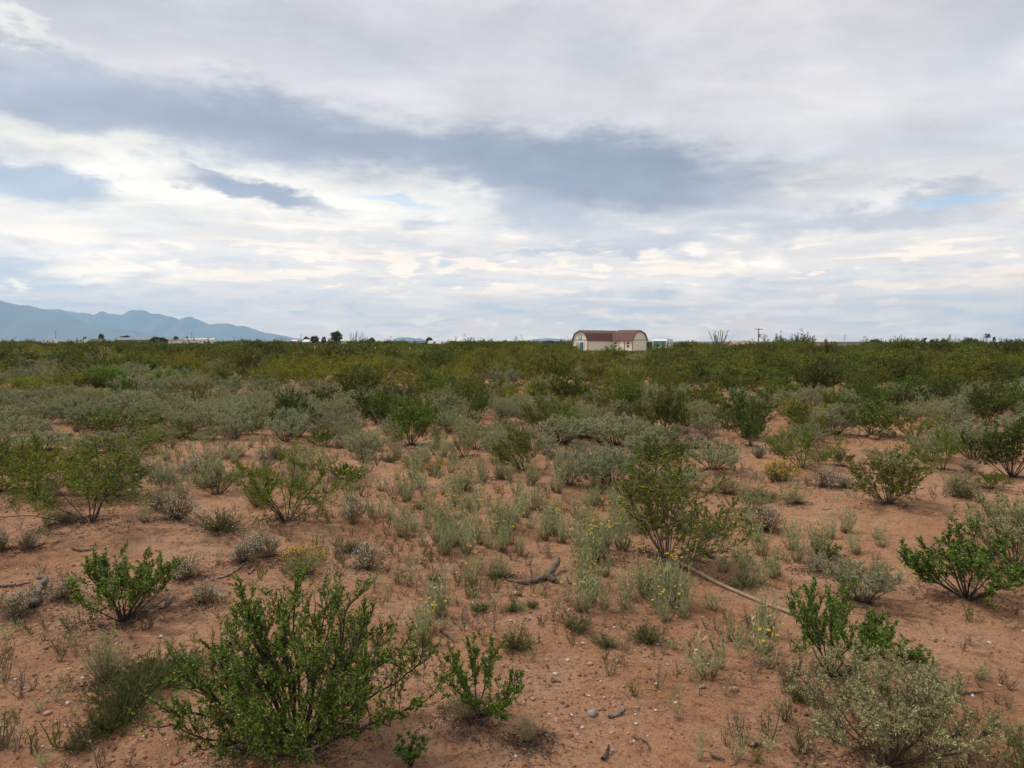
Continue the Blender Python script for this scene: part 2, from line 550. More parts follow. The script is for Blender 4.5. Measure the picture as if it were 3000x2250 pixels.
def make_shrub(seed, H, R, mains, subs, shoots, nleaf, ll, lw, sr, wood, leaf, spread=0.45, low=0.3, top=0.45, sub_l=0.30, wig=0.05,
               shoot_l=0.42, up=0.25, flower=None, nflower=0, fr=0.006, arch=0.0, cluster=False, lopsided=0.0, base_r=0.05, leaf_mid=0.5, dead=0.05):
    """a many-stemmed shrub; returns [(part name, mesh)], width, height"""
    rng = np.random.default_rng(seed)
    W, Lf, F, Dd = Buf(), Buf(), Buf(), Buf()
    lp, ld = [], []
    for i in range(mains):
        a = 2 * math.pi * (i + rng.uniform(-0.4, 0.4)) / mains
        rr = R * math.sqrt(rng.uniform(0.02, 1.0)) * (1 + lopsided * math.cos(a))
        zt = H * (1 - top * (rr / R) ** 2) * rng.uniform(0.78, 1.06)
        tip = np.array([rr * math.cos(a), rr * math.sin(a), max(zt, 0.12 * H)])
        b0 = np.array([math.cos(a), math.sin(a), 0]) * R * base_r * rng.uniform(0.2, 1); b0[2] = -0.02 * H
        mid = np.array([tip[0] * spread * rng.uniform(.7, 1.3), tip[1] * spread * rng.uniform(.7, 1.3), tip[2] * rng.uniform(0.42, 0.6) + arch * H])
        P = bez(b0, mid, tip, 9)
        nz = rng.normal(size=(9, 3)) * wig * H * np.linspace(0, 1, 9)[:, None]
        nz = (nz + np.roll(nz, 1, 0)) / 2; nz[0] = 0
        P = P + nz
        r0 = sr * rng.uniform(0.7, 1.25)
        W.tube(P, np.linspace(r0, r0 * 0.3, 9), 5)
        out = unit(np.array([math.cos(a), math.sin(a), 0.0]))
        for j in range(subs):
            f = low + (1 - low) * ((j + rng.uniform(0, 1)) / subs)
            f = min(f, 1.0)
            p, t = interp(P, f)
            t = unit(t)
            d = unit(t * 0.75 + rng.normal(size=3) * 0.55 + out * 0.15 + np.array([0, 0, up]))
            L = sub_l * H * rng.uniform(0.6, 1.25) * (1.25 - 0.6 * f)
            k = 5
            d2 = unit(d + np.array([0, 0, up * 1.2 - arch]) + rng.normal(size=3) * 0.25)
            Qp = np.array([p + d * L * s + (d2 - d) * L * s * s * 0.6 for s in np.linspace(0, 1, k)])
            Qp[1:] += rng.normal(size=(k - 1, 3)) * wig * 0.4 * L
            Qp[:, 2] = np.maximum(Qp[:, 2], 0.02 * H)
            gone = rng.uniform() < dead                        # a dead, leafless branch
            (Dd if gone else W).tube(Qp, np.linspace(r0 * 0.42, r0 * 0.16, k), 4)
            for s in range(shoots):
                g = 0.15 + 0.85 * (s + rng.uniform(0, 1)) / shoots
                q, tq = interp(Qp, min(g, 1.0)); tq = unit(tq)
                e = unit(tq * 0.8 + rng.normal(size=3) * 0.6 + np.array([0, 0, up]))
                ls = L * shoot_l * rng.uniform(0.6, 1.3)
                q2 = q + e * ls
                if q2[2] < 0.02 * H: q2[2] = 0.02 * H
                (Dd if gone else W).tube(np.array([q, (q + q2) / 2 + rng.normal(size=3) * ls * 0.05, q2]), [r0 * 0.15, r0 * 0.12, r0 * 0.07], 3)
                if gone: continue
                u = rng.uniform(0.08, 1.0, nleaf) if not cluster else np.clip(rng.normal(0.75, 0.22, nleaf), 0.05, 1.02)
                lp.append(q + (q2 - q) * u[:, None]); ld.append(np.repeat(e[None], nleaf, 0))
    lp, ld = np.concatenate(lp), np.concatenate(ld)
    n = len(lp)
    rn = rng.normal(size=(n, 3))
    d = unit(ld * 0.6 + unit(rn) * 0.9 + np.array([0, 0, 0.15]))
    Lf.leaves(lp, d, ll * rng.uniform(0.65, 1.25, n), lw * rng.uniform(0.7, 1.2, n), rng, shape=leaf_mid)
    parts = [('stems', W.mesh('stems', M[wood])), ('foliage', Lf.mesh('foliage', M[leaf]))]
    if Dd.n: parts.append(('dead_twigs', Dd.mesh('dead_twigs', M['dead_wood'])))
    if flower:
        zz = lp[:, 2]
        idx = rng.choice(np.nonzero(zz > np.quantile(zz, 0.62))[0], nflower)
        F.dots(lp[idx] + unit(rn[idx]) * ll * 0.6, fr * rng.uniform(0.7, 1.3, nflower), rng)
        parts.append(('flower_heads', F.mesh('flower_heads', M[flower])))
    V = Lf.arrays()[0]
    lo, hi_ = np.quantile(V, 0.01, 0), np.quantile(V, 0.99, 0)
    return parts, (hi_[0] - lo[0] + hi_[1] - lo[1]) / 2, hi_[2]


def make_dome(seed, H, R, nst, nleaf, ll, lw, leaf, bud=None, nb=3, br=0.004, stem='snake', tight=0.6, bare=0.35):
    """a low rounded sub-shrub of many fine stems, buds at the tips"""
    rng = np.random.default_rng(seed)
    S_, Lf, B = Buf(), Buf(), Buf()
    ph = rng.uniform(0, 2 * math.pi, nst); rr = np.sqrt(rng.uniform(0.01, 1, nst))
    lob = 1 + 0.22 * np.sin(ph * 2 + rng.uniform(0, 6.28)) + 0.16 * np.sin(ph * 3 + rng.uniform(0, 6.28)) + 0.10 * np.sin(ph * 5 + rng.uniform(0, 6.28))
    zt = H * (1 - 0.50 * rr ** 2.2) * rng.uniform(0.62, 1.10, nst) * (0.55 + 0.45 * lob)
    rr = rr * lob
    lean = rng.normal(size=2) * 0.18 * R
    tip = np.stack([R * rr * np.cos(ph) + lean[0], R * rr * np.sin(ph) + lean[1], zt], 1)
    base = tip * np.array([0.10, 0.10, 0]); base[:, 2] = -0.01 * H
    mid = tip * np.array([tight, tight, 0.5]) + rng.normal(size=(nst, 3)) * 0.05 * H
    t = np.linspace(0, 1, 5)[None, :, None]
    P = (1 - t) ** 2 * base[:, None] + 2 * t * (1 - t) * mid[:, None] + t * t * tip[:, None]
    S_.ribbons(P, [0.0032, 0.0028, 0.0024, 0.002, 0.0014], rng)
    u = rng.uniform(bare, 1.0, (nst, nleaf)); s = u * 4; i = np.minimum(s.astype(int), 3); f = (s - i)[..., None]
    r = np.arange(nst)[:, None]
    lp = P[r, i] * (1 - f) + P[r, i + 1] * f
    ld = unit(P[r, i + 1] - P[r, i])
    n = nst * nleaf
    d = unit(ld.reshape(-1, 3) * 0.9 + rng.normal(size=(n, 3)) * 0.45)
    Lf.leaves(lp.reshape(-1, 3), d, ll * rng.uniform(0.6, 1.3, n), lw, rng, fold=0.05)
    parts = [('stems', S_.mesh('stems', M['dry_stem'])), ('foliage', Lf.mesh('foliage', M[leaf]))]
    if bud:
        k = int(nst * 0.8)
        pos = np.repeat(tip[:k], nb, 0) + rng.normal(size=(k * nb, 3)) * 0.010
        pos = pos[rng.uniform(size=len(pos)) < 0.75]
        B.dots(pos, br * rng.uniform(0.7, 1.3, len(pos)), rng)
        parts.append(('flower_heads', B.mesh('flower_heads', M[bud])))
    return parts, 2 * R, H


def make_paper(seed, H, R, nst, nfl, nleaf=9):
    """an upright grey-green tuft with yellow heads on bare stalks and a brown dry base"""
    rng = np.random.default_rng(seed)
    D, S_, F = Buf(), Buf(), Buf()
    ph = rng.uniform(0, 2 * math.pi, nst)
    top = np.stack([np.cos(ph), np.sin(ph), np.zeros(nst)], 1) * (R * rng.uniform(0.15, 1, nst))[:, None]
    base = top * 0.25 + rng.normal(size=(nst, 3)) * R * 0.06; base[:, 2] = -0.005
    hs = H * rng.uniform(0.55, 0.95, nst); top[:, 2] = hs
    mid = (base + top) * 0.5 + np.concatenate([top[:, :2] * 0.18, np.zeros((nst, 1))], 1)
    t = np.linspace(0, 1, 5)[None, :, None]
    P = (1 - t) ** 2 * base[:, None] + 2 * t * (1 - t) * mid[:, None] + t * t * top[:, None]
    P[:, 1:] += rng.normal(size=(nst, 4, 3)) * 0.006
    S_.ribbons(P, [0.0045, 0.004, 0.0036, 0.003, 0.002], rng)
    D.ribbons(P[:, :2] * np.array([1.05, 1.05, 0.95]), [0.006, 0.005], rng)
    nd = int(nst * 1.3)
    pd = rng.uniform(0, 2 * math.pi, nd)
    bd = np.stack([np.cos(pd) * R * 0.2, np.sin(pd) * R * 0.2, np.zeros(nd)], 1)
    td = np.stack([np.cos(pd) * R * 0.6, np.sin(pd) * R * 0.6, H * rng.uniform(0.12, 0.38, nd)], 1)
    D.ribbons(np.stack([bd, (bd + td) / 2 + rng.normal(size=(nd, 3)) * 0.01, td], 1), [0.004, 0.003, 0.0015], rng)
    u = rng.uniform(0.22, 1.0, (nst, nleaf)); s = u * 4; i = np.minimum(s.astype(int), 3); f = (s - i)[..., None]
    r = np.arange(nst)[:, None]
    lp = (P[r, i] * (1 - f) + P[r, i + 1] * f).reshape(-1, 3); ld = unit(P[r, i + 1] - P[r, i]).reshape(-1, 3)
    n = len(lp)
    S_.leaves(lp, unit(ld * 1.0 + rng.normal(size=(n, 3)) * 0.40), 0.034 * rng.uniform(0.6, 1.3, n), 0.0058, rng, fold=0.06)
    parts = [('dry_base', D.mesh('dry_base', M['dry_stem'])), ('stems', S_.mesh('stems', M['paper']))]
    if nfl:
        ii = rng.choice(nst, min(nfl, nst), replace=False)
        heads = []
        for q in ii:
            a = P[q, -1]; b = a + np.array([rng.normal() * 0.02, rng.normal() * 0.02, H * rng.uniform(0.12, 0.3)])
            S_.tube(np.array([a, (a + b) / 2 + rng.normal(size=3) * 0.004, b]), [0.0016, 0.0014, 0.0013], 3)
            heads.append(b)
            if rng.uniform() < 0.3: heads.append(b + np.array([rng.normal() * 0.016, rng.normal() * 0.016, rng.uniform(-0.02, 0.005)]))
        heads = np.array(heads)
        for hpt in heads:
            m = 8; a = np.arange(m) * 2 * math.pi / m + rng.uniform(0, 1)
            dirs = np.stack([np.cos(a), np.sin(a), np.full(m, 0.12)], 1)
            rr = rng.uniform(0.0072, 0.0108)
            c = np.repeat(hpt[None], m, 0)
            tng = np.stack([-np.sin(a), np.cos(a), np.zeros(m)], 1)
            V = np.stack([c, c + dirs * rr * 0.7 + tng * rr * 0.36, c + dirs * rr, c + dirs * rr * 0.7 - tng * rr * 0.36], 1).reshape(-1, 3)
            F.add(V, np.arange(m * 4).reshape(-1, 4))
            F.dots(np.repeat(hpt[None] + np.array([[0, 0, 0.002]]), 2, 0), 0.0045, rng)
        parts[1] = ('stems', S_.mesh('stems', M['paper']))
        parts.append(('flower_heads', F.mesh('flower_heads', M['yellow'])))
    return parts, 2 * R, H


def make_grass(seed, H, R, n, plumes, leaf='grass', w=0.006):
    rng = np.random.default_rng(seed)
    G, Pl = Buf(), Buf()
    ph = rng.uniform(0, 2 * math.pi, n); rr = np.sqrt(rng.uniform(0, 1, n))
    o = np.stack([np.cos(ph), np.sin(ph), np.zeros(n)], 1)
    base = o * (rr * R * 0.45)[:, None]
    hs = H * rng.uniform(0.5, 1.0, n) * (1 - 0.35 * rr ** 2)
    tip = o * (R * (0.25 + 0.75 * rr) * rng.uniform(0.8, 1.15, n))[:, None]; tip[:, 2] = hs * rng.uniform(0.72, 1.0, n)
    mid = base * 0.6 + tip * 0.4; mid[:, 2] = hs * 0.85
    t = np.linspace(0, 1, 6)[None, :, None]
    P = (1 - t) ** 2 * base[:, None] + 2 * t * (1 - t) * mid[:, None] + t * t * tip[:, None]
    P += rng.normal(size=P.shape) * 0.01
    G.ribbons(P, np.array([1, 1, 0.95, 0.8, 0.55, 0.1]) * w, rng)
    parts = [('blades', None)]
    if plumes:
        for _ in range(plumes):
            a = rng.uniform(0, 6.28); b = np.array([math.cos(a), math.sin(a), 0]) * R * rng.uniform(0, 0.4)
            e = b * 1.8 + np.array([rng.normal() * 0.15 * H, rng.normal() * 0.15 * H, H * rng.uniform(1.05, 1.45)])
            Q = bez(b, np.array([b[0], b[1], e[2] * 0.7]), e, 6)
            G.ribbons(Q[None], [0.006] * 5 + [0.004], rng)
            m = 40; u = rng.uniform(0.78, 1.0, m); pp = np.array([interp(Q, x)[0] for x in u])
            Pl.leaves(pp, unit(unit(Q[-1] - Q[-2])[None] + rng.normal(size=(m, 3)) * 0.35), 0.035, 0.007, rng)
        parts.append(('seed_plumes', Pl.mesh('seed_plumes', M['plume'])))
    parts[0] = ('blades', G.mesh('blades', M[leaf]))
    return parts, 2 * R, H


def make_dry(seed, H, R, mains, mat='bark_grey'):
    """leafless twiggy dead shrub"""
    rng = np.random.default_rng(seed)
    W = Buf()
    for i in range(mains):
        a = rng.uniform(0, 6.28); tip = np.array([math.cos(a) * R * rng.uniform(.3, 1), math.sin(a) * R * rng.uniform(.3, 1), H * rng.uniform(.5, 1)])
        P = bez(np.array([0, 0, -0.01]), tip * np.array([.5, .5, .6]), tip, 6) + rng.normal(size=(6, 3)) * 0.02 * H; P[0] = (0, 0, -0.01)
        W.tube(P, np.linspace(0.004, 0.0012, 6), 3)
        for j in range(7):
            p, t = interp(P, rng.uniform(.3, 1)); e = p + unit(unit(t) + rng.normal(size=3) * 0.6) * H * rng.uniform(.12, .3)
            e[2] = max(e[2], 0.01)
            W.tube(np.array([p, (p + e) / 2 + rng.normal(size=3) * 0.006, e]), [0.0018, 0.0014, 0.0009], 3)
    return [('twigs', W.mesh('twigs', M[mat]))], 2 * R, H


def make_ocotillo(seed, H, n, lean=0.22):
    rng = np.random.default_rng(seed)
    C_, L_ = [], Buf()
    for i in range(n):
        a = 2 * math.pi * (i + rng.uniform(-.3, .3)) / n
        h = H * rng.uniform(0.6, 1.0); r = H * lean * rng.uniform(0.3, 1.4)
        tip = np.array([math.cos(a) * r, math.sin(a) * r, h])
        P = bez(np.array([math.cos(a), math.sin(a), 0]) * 0.06, np.array([tip[0] * .35, tip[1] * .35, h * .5]), tip, 12)
        P[1:] += np.cumsum(rng.normal(size=(11, 3)) * 0.02, 0)
        B = Buf(); B.tube(P, np.linspace(0.036, 0.02, 12), 5)
        C_.append(B.mesh('cane', M['bark_grey']))
        m = 300; u = rng.uniform(0.12, 1.0, m); s = u * 11; k = np.minimum(s.astype(int), 10); f = (s - k)[:, None]
        pp = P[k] * (1 - f) + P[k + 1] * f
        L_.leaves(pp + rng.normal(size=(m, 3)) * 0.015, unit(rng.normal(size=(m, 3)) + np.array([0, 0, 0.5])), 0.055, 0.03, rng)
    return [('cane', c) for c in C_] + [('foliage', L_.mesh('foliage', M['sage_warm']))], H * lean * 2, H


def make_tree(seed, H, R, trunk_h, nclump, nleaf, ls, leaf='far_tree'):
    """a small tree far off: trunk, limbs and a clumped crown"""
    rng = np.random.default_rng(seed)
    W, Lf = Buf(), Buf()
    W.tube(np.array([[0, 0, -.2], [0.03 * H, 0, trunk_h * .5], [0, 0.02 * H, trunk_h]]), [0.045 * H, 0.036 * H, 0.03 * H], 7)
    cz = (trunk_h * 0.75 + H) / 2; rz = (H - trunk_h * 0.75) / 2
    for i in range(nclump):
        v = unit(rng.normal(size=3)) * rng.uniform(0.35, 0.85) ** 0.6
        c = np.array([v[0] * R, v[1] * R, cz + v[2] * rz])
        W.tube(bez(np.array([0, 0.02 * H, trunk_h * 0.95]), np.array([c[0] * .4, c[1] * .4, (c[2] + trunk_h) / 2]), c, 5), np.linspace(0.018 * H, 0.004 * H, 5), 4)
        s = rng.uniform(0.20, 0.36) * R
        p = c + unit(rng.normal(size=(nleaf, 3))) * (s * rng.uniform(0.2, 1, nleaf) ** 0.5)[:, None] * np.array([1, 1, .8])
        Lf.leaves(p, unit(rng.normal(size=(nleaf, 3)) + np.array([0, 0, .3])), ls * rng.uniform(.6, 1.3, nleaf), ls * .6, rng)
    return [('trunk', W.mesh('trunk', M['bark_brown'])), ('crown', Lf.mesh('crown', M[leaf]))], 2 * R, H


LIB = {}
LIB['hero_tarbush'] = [make_shrub(11, 0.72, 0.64, 36, 11, 8, 19, 0.0142, 0.0072, 0.0075, 'bark_dark', 'tarbush', spread=0.55, low=0.28, top=0.62, sub_l=0.27, wig=0.035, shoot_l=0.42, up=0.35, base_r=0.12, leaf_mid=0.6, dead=0.09)]
LIB['tarbush'] = [make_shrub(21 + i, 0.42, 0.34, 13 + 2 * i, 8, 6, 15, 0.017, 0.0085, 0.0052, 'bark_dark', 'tarbush', spread=0.6, low=0.30, top=0.5, sub_l=0.30, up=0.45, leaf_mid=0.6) for i in range(3)]
LIB['sprout'] = [make_shrub(31 + i, 0.32, 0.11, 6, 7, 5, 13, 0.017, 0.0085, 0.0035, 'bark_dark', 'tarbush', spread=0.5, low=0.2, top=0.3, sub_l=0.25, up=0.6, leaf_mid=0.6) for i in range(2)]
LIB['hero_creosote'] = [make_shrub(41, 0.95, 0.50, 22, 10, 7, 17, 0.016, 0.0095, 0.0048, 'bark_grey', 'creosote', spread=0.70, low=0.20, top=0.58, lopsided=0.3, sub_l=0.24, up=0.3, flower='yellow', nflower=90, fr=0.0055, cluster=True, leaf_mid=0.6)]
LIB['creosote'] = [make_shrub(51 + i, 1.0, 0.62, 16 + i, 8, 6, 15, 0.030, 0.015, 0.007, 'bark_dark', 'creosote', spread=0.62, low=0.26, top=0.45, sub_l=0.27, up=0.28, cluster=True, lopsided=0.2) for i in range(5)]
LIB['olive'] = [make_shrub(61 + i, 1.0, 0.75, 13 + i, 9, 6, 13, 0.034, 0.010, 0.007, 'bark_brown', 'olive', spread=0.6, low=0.2, top=0.5, sub_l=0.27, up=0.2, lopsided=0.25) for i in range(4)]
LIB['mesquite'] = [make_shrub(71 + i, 0.85, 0.80, 8 + i, 10, 8, 16, 0.030, 0.0085, 0.008, 'bark_dark', 'mesquite', spread=0.62, low=0.25, top=0.42, sub_l=0.34, up=0.12, wig=0.05, shoot_l=0.45, lopsided=0.3) for i in range(3)]
LIB['hero_sage'] = [make_shrub(81, 0.55, 0.45, 24, 9, 7, 14, 0.017, 0.0056, 0.0050, 'bark_brown', 'sage_warm', spread=0.6, low=0.3, top=0.5, sub_l=0.28, up=0.3, flower='cream_bud', nflower=1500, fr=0.0045)]
LIB['sage'] = [make_shrub(85 + i, 0.62, 0.46, 30, 7, 5, 13, 0.026, 0.0062, 0.005, 'bark_brown', 'sage', spread=0.55, low=0.3, top=0.45, sub_l=0.27, up=0.5, base_r=0.15) for i in range(4)]
LIB['sage_warm'] = [make_shrub(90 + i, 0.62, 0.46, 28, 7, 5, 12, 0.026, 0.006, 0.005, 'bark_brown', 'sage_warm', spread=0.55, low=0.35, top=0.45, sub_l=0.27, up=0.5, base_r=0.15) for i in range(2)]
LIB['snakeweed'] = [make_dome(95 + i, 0.24, 0.17, 190, 12, 0.022, 0.0022, 'snake', 'white_bud', 4, 0.0042) for i in range(6)]
LIB['greyweed'] = [make_dome(199 + i, 0.24, 0.17, 190, 12, 0.022, 0.0022, 'sage_warm', 'cream_bud', 2, 0.0035) for i in range(4)]
LIB['darkweed'] = [make_dome(103 + i, 0.22, 0.20, 200, 14, 0.022, 0.0030, 'snake_green', 'white_bud', 1, 0.0036, bare=0.1) for i in range(2)]
LIB['yellowweed'] = [make_dome(107 + i, 0.24, 0.17, 190, 14, 0.022, 0.003, 'snake_green', 'yellow', 4, 0.005, bare=0.1) for i in range(2)]
LIB['lowclump'] = [make_dome(111 + i, 0.13, 0.17, 150, 14, 0.024, 0.0036, 'snake_green', None, bare=0.05, tight=0.75) for i in range(3)]
LIB['paper_fl'] = [make_paper(121 + i, 0.30, 0.10, 13 + 2 * i, 4 + i % 3) for i in range(10)]
LIB['paper'] = [make_paper(131 + i, 0.22, 0.10, 10 + 2 * i, 0) for i in range(7)]
LIB['grass'] = [make_grass(141 + i, 1.0, 0.85, 1500, 0, w=0.013) for i in range(2)]
LIB['plume_grass'] = [make_grass(145, 1.05, 0.85, 1700, 12, w=0.013)]
LIB['dry'] = [make_dry(151 + i, 0.25, 0.2, 16) for i in range(2)]
LIB['ocotillo'] = [make_ocotillo(161, 3.3, 13), make_ocotillo(162, 3.1, 9, 0.3)]
LIB['tree'] = [make_tree(171 + i, 6.0, 2.6, 1.4, 26, 90, 0.42) for i in range(2)]
LIB['slim_tree'] = [make_tree(175, 6.0, 0.5, 0.8, 16, 60, 0.3)]

PART_KIND = {'dead_twigs': 'stuff', 'foliage': 'stuff', 'flower_heads': 'stuff', 'seed_plumes': 'stuff', 'blades': 'stuff', 'stems': 'stuff', 'twigs': 'stuff', 'dry_base': 'stuff', 'crown': 'stuff'}
_count = {}


def plant(kind, name, loc, w, h, label, cat, group=None, rz=None, variant=None, tilt=0.0):
    """one plant as a thing of its own, W x H metres"""
    vs = LIB[kind]
    c = _count[kind] = _count.get(kind, -1) + 1
    parts, w0, h0 = vs[c % len(vs) if variant is None else variant]
    root = link(name, None, None, loc, RNG.uniform(0, 6.28) if rz is None else rz, (w / w0, w / w0, h / h0))
    root.empty_display_size = 0.1
    if w < 1.0:
        root.scale[1] *= RNG.uniform(.8, 1.25); root.rotation_euler[0] = RNG.normal() * .11; root.rotation_euler[1] = RNG.normal() * .11
    tag(root, label, cat, group)
    for pn, me in parts:
        o = link(pn, me, root)
        if pn in PART_KIND: o['kind'] = PART_KIND[pn]
    return root

# ================================================================ the land
def sand_material():
    m, nt, b = new_mat('red_sand')
    N, Lk = nt.nodes, nt.links
    tc = N.new('ShaderNodeTexCoord')

    def noise(scale, detail=6, rough=0.6, dist=0.0):
        n = N.new('ShaderNodeTexNoise')
        n.inputs['Scale'].default_value = scale; n.inputs['Detail'].default_value = detail
        n.inputs['Roughness'].default_value = rough; n.inputs['Distortion'].default_value = dist
        Lk.new(tc.outputs['Object'], n.inputs['Vector'])
        return n.outputs[0]

    def rng_(v, lo, hi, a=0.0, c=1.0):
        n = N.new('ShaderNodeMapRange'); Lk.new(v, n.inputs['Value'])
        for k, x in (('From Min', lo), ('From Max', hi), ('To Min', a), ('To Max', c)): n.inputs[k].default_value = x
        return n.outputs[0]

    def mix(f, a, c):
        n = N.new('ShaderNodeMix'); n.data_type = 'RGBA'; Lk.new(f, n.inputs[0])
        for s_, v in ((n.inputs[6], a), (n.inputs[7], c)):
            if isinstance(v, tuple): s_.default_value = (*v, 1)
            else: Lk.new(v, s_)
        return n.outputs[2]

    col = mix(rng_(noise(0.55, 5, 0.6), 0.35, 0.68), (0.385, 0.190, 0.096), (0.495, 0.285, 0.166))
    col = mix(rng_(noise(2.3, 6, 0.65, 0.3), 0.50, 0.72, 0, 0.6), col, (0.500, 0.325, 0.225))
    col = mix(rng_(noise(9.0, 5, 0.7, 0.4), 0.52, 0.68, 0, 0.7), col, (0.215, 0.098, 0.052))
    col = mix(rng_(noise(13.0, 5, 0.7, 0.4), 0.56, 0.72, 0, 0.5), col, (0.56, 0.37, 0.265))
    col = mix(rng_(noise(1.3, 6, 0.65, 0.6), 0.52, 0.72, 0, 0.55), col, (0.225, 0.104, 0.054))
    col = mix(rng_(noise(45, 4, 0.75), 0.52, 0.66, 0, 0.85), col, (0.17, 0.075, 0.040))
    col = mix(rng_(noise(85, 3, 0.7), 0.60, 0.75, 0, 0.7), col, (0.52, 0.36, 0.27))
    # beyond a few hundred metres the scrub closes over the ground and its plants can no longer be told apart
    ln = N.new('ShaderNodeVectorMath'); ln.operation = 'LENGTH'; Lk.new(tc.outputs['Object'], ln.inputs[0])
    far = mix(rng_(noise(0.006, 4, 0.6), 0.4, 0.62), (0.075, 0.085, 0.030), (0.15, 0.125, 0.07))
    col = mix(rng_(ln.outputs['Value'], 180, 520), col, far)
    Lk.new(col, b.inputs['Base Color'])
    b.inputs['Roughness'].default_value = 0.95
    b.inputs['Specular IOR Level'].default_value = 0.15
    h1 = noise(7.0, 8, 0.65, 0.2); h2 = noise(40.0, 5, 0.7); h3 = noise(150, 3, 0.6)
    add = N.new('ShaderNodeMath'); add.operation = 'MULTIPLY_ADD'; Lk.new(h2, add.inputs[0]); add.inputs[1].default_value = 0.30; Lk.new(h1, add.inputs[2])
    add2 = N.new('ShaderNodeMath'); add2.operation = 'MULTIPLY_ADD'; Lk.new(h3, add2.inputs[0]); add2.inputs[1].default_value = 0.08; Lk.new(add.outputs[0], add2.inputs[2])
    bp = N.new('ShaderNodeBump'); bp.inputs['Strength'].default_value = 1.0; bp.inputs['Distance'].default_value = 0.085
    Lk.new(add2.outputs[0], bp.inputs['Height']); Lk.new(bp.outputs[0], b.inputs['Normal'])
    return m


M['sand'] = sand_material()


def build_ground():
    rs = [0.0, 0.4, 0.8]
    while rs[-1] < 23000: rs.append(rs[-1] * 1.02 + 0.004)
    rs = np.array(rs)
    ths = np.concatenate([np.arange(-48, 48, 0.4), np.arange(48, 312, 6.0)])
    th = np.radians(ths)
    Rg, Tg = np.meshgrid(rs, th, indexing='ij')
    X, Y = Rg * np.sin(Tg), Rg * np.cos(Tg)
    near = rs < 40
    Z = ground_h(X, Y)
    Z[near] = ground_mounds(X[near], Y[near])
    rngg = np.random.default_rng(5)
    Z[near] += rngg.normal(size=Z[near].shape) * 0.0016 * np.clip(Rg[near] / 6, 0.3, 1)
    V = np.stack([X, Y, Z], -1).reshape(-1, 3)
    k = len(th)
    i = np.arange(len(rs) - 1)[:, None] * k; j = np.arange(k)[None, :]; j2 = (j + 1) % k
    Q = np.stack([i + j, i + k + j, i + k + j2, i + j2], -1).reshape(-1, 4)
    o = link('ground', mesh_quads('ground', V, Q, M['sand'], True))
    tag(o, 'bare red sandy desert ground with gravel', 'ground', kind='structure')


# ---------------------------------------------------------------- mountains
M['mountain'] = plain('mountain_slope', (0.13, 0.13, 0.11), 0.95, noise=0.75, nscale=0.0012)


def build_range(name, sky, dist, depth, seed, label):
    """a range of hills: crest read off the skyline (photo pixels) at its distance, spurs running down towards us"""
    rng = np.random.default_rng(seed)
    px = np.array([p[0] for p in sky], float); py = np.array([p[1] for p in sky], float)
    nx, ny = 260, 46
    cols = np.linspace(px[0], px[-1], nx)
    crest = np.interp(cols, px, py)
    fx = cols / 2080 * dist
    jag = sum(np.abs(np.sin(fx / l + ph_)) * a for l, a, ph_ in ((420, 7.0, 1.0), (260, 5.0, 2.0), (130, 2.5, .5), (47, 1.0, 2.6)))
    crest = crest - (jag - 9.6) * np.clip((1000 - crest) / 60, 0, 1)
    cz = CAM_H + (1000 - crest) / FPX * dist                      # height of the crest in metres
    t = np.linspace(-1, 1, ny)                                    # -1 foot on our side, 0 crest, 1 back foot
    X = np.zeros((nx, ny)); Y = X.copy(); Z = X.copy()
    ph = rng.uniform(0, 6.28, 8)
    for j in range(ny):
        y = dist + t[j] * depth
        X[:, j] = (cols - 1500) / FPX * (dist + (y - dist) * 0.25)
        Y[:, j] = y
        prof = (1 - abs(t[j])) ** 1.35
        spur = sum(np.sin(cols / 2080 * dist / (900 / (q + 1)) + ph[q] + 3 * t[j] * math.sin(ph[q])) / (q + 1) for q in range(6))
        spur = 1 - 0.34 * np.abs(spur) * 4 * abs(t[j]) * (1 - abs(t[j]))
        Z[:, j] = cz * prof * spur - 4 * (abs(t[j]) > 0.99) - 1
    V = np.stack([X, Y, Z], -1).reshape(-1, 3)
    i = np.arange(nx - 1)[:, None] * ny; j = np.arange(ny - 1)[None, :]
    Q = np.stack([i + j, i + ny + j, i + ny + j + 1, i + j + 1], -1).reshape(-1, 4)
    o = link(name, mesh_quads(name, V, Q, M['mountain'], True))
    tag(o, label, 'mountain', kind='structure')


FAR_SKY = [(-700, 905), (-400, 890), (0, 893), (120, 905), (200, 904), (231, 910), (258, 914), (278, 919), (302, 914), (322, 918), (356, 911), (393, 905), (427, 908), (458, 914), (502, 923), (529, 931),
           (566, 931), (590, 940), (634, 946), (671, 948), (719, 955), (750, 963), (801, 978), (850, 987), (900, 995), (930, 1000)]
NEAR_SKY = [(-700, 880), (-480, 862), (-250, 874), (-100, 868), (0, 875), (17, 882), (41, 881), (71, 891), (92, 890), (119, 897), (163, 909), (200, 922), (237, 938), (305, 956), (407, 972), (520, 986), (640, 999)]
build_range('mountain_range', FAR_SKY, 20500, 2600, 1, 'long blue mountain range fading in haze on the horizon')
build_range('foothill_range', NEAR_SKY, 15500, 2600, 2, 'nearer darker blue mountain ridge in front of the range')
build_range('distant_peak', [(1120, 1000), (1150, 996), (1163, 990), (1180, 987.5), (1190, 988), (1198, 986), (1206, 988), (1220, 992), (1230, 990), (1245, 995), (1270, 1000)], 21800, 1200, 3, 'small pale blue twin-topped mountain low on the horizon')
build_range('distant_hill', [(1520, 1000), (1550, 996), (1580, 992), (1600, 990), (1640, 993), (1680, 996), (1720, 1000)], 21800, 1200, 4, 'faint pale hill behind the dark water tank')

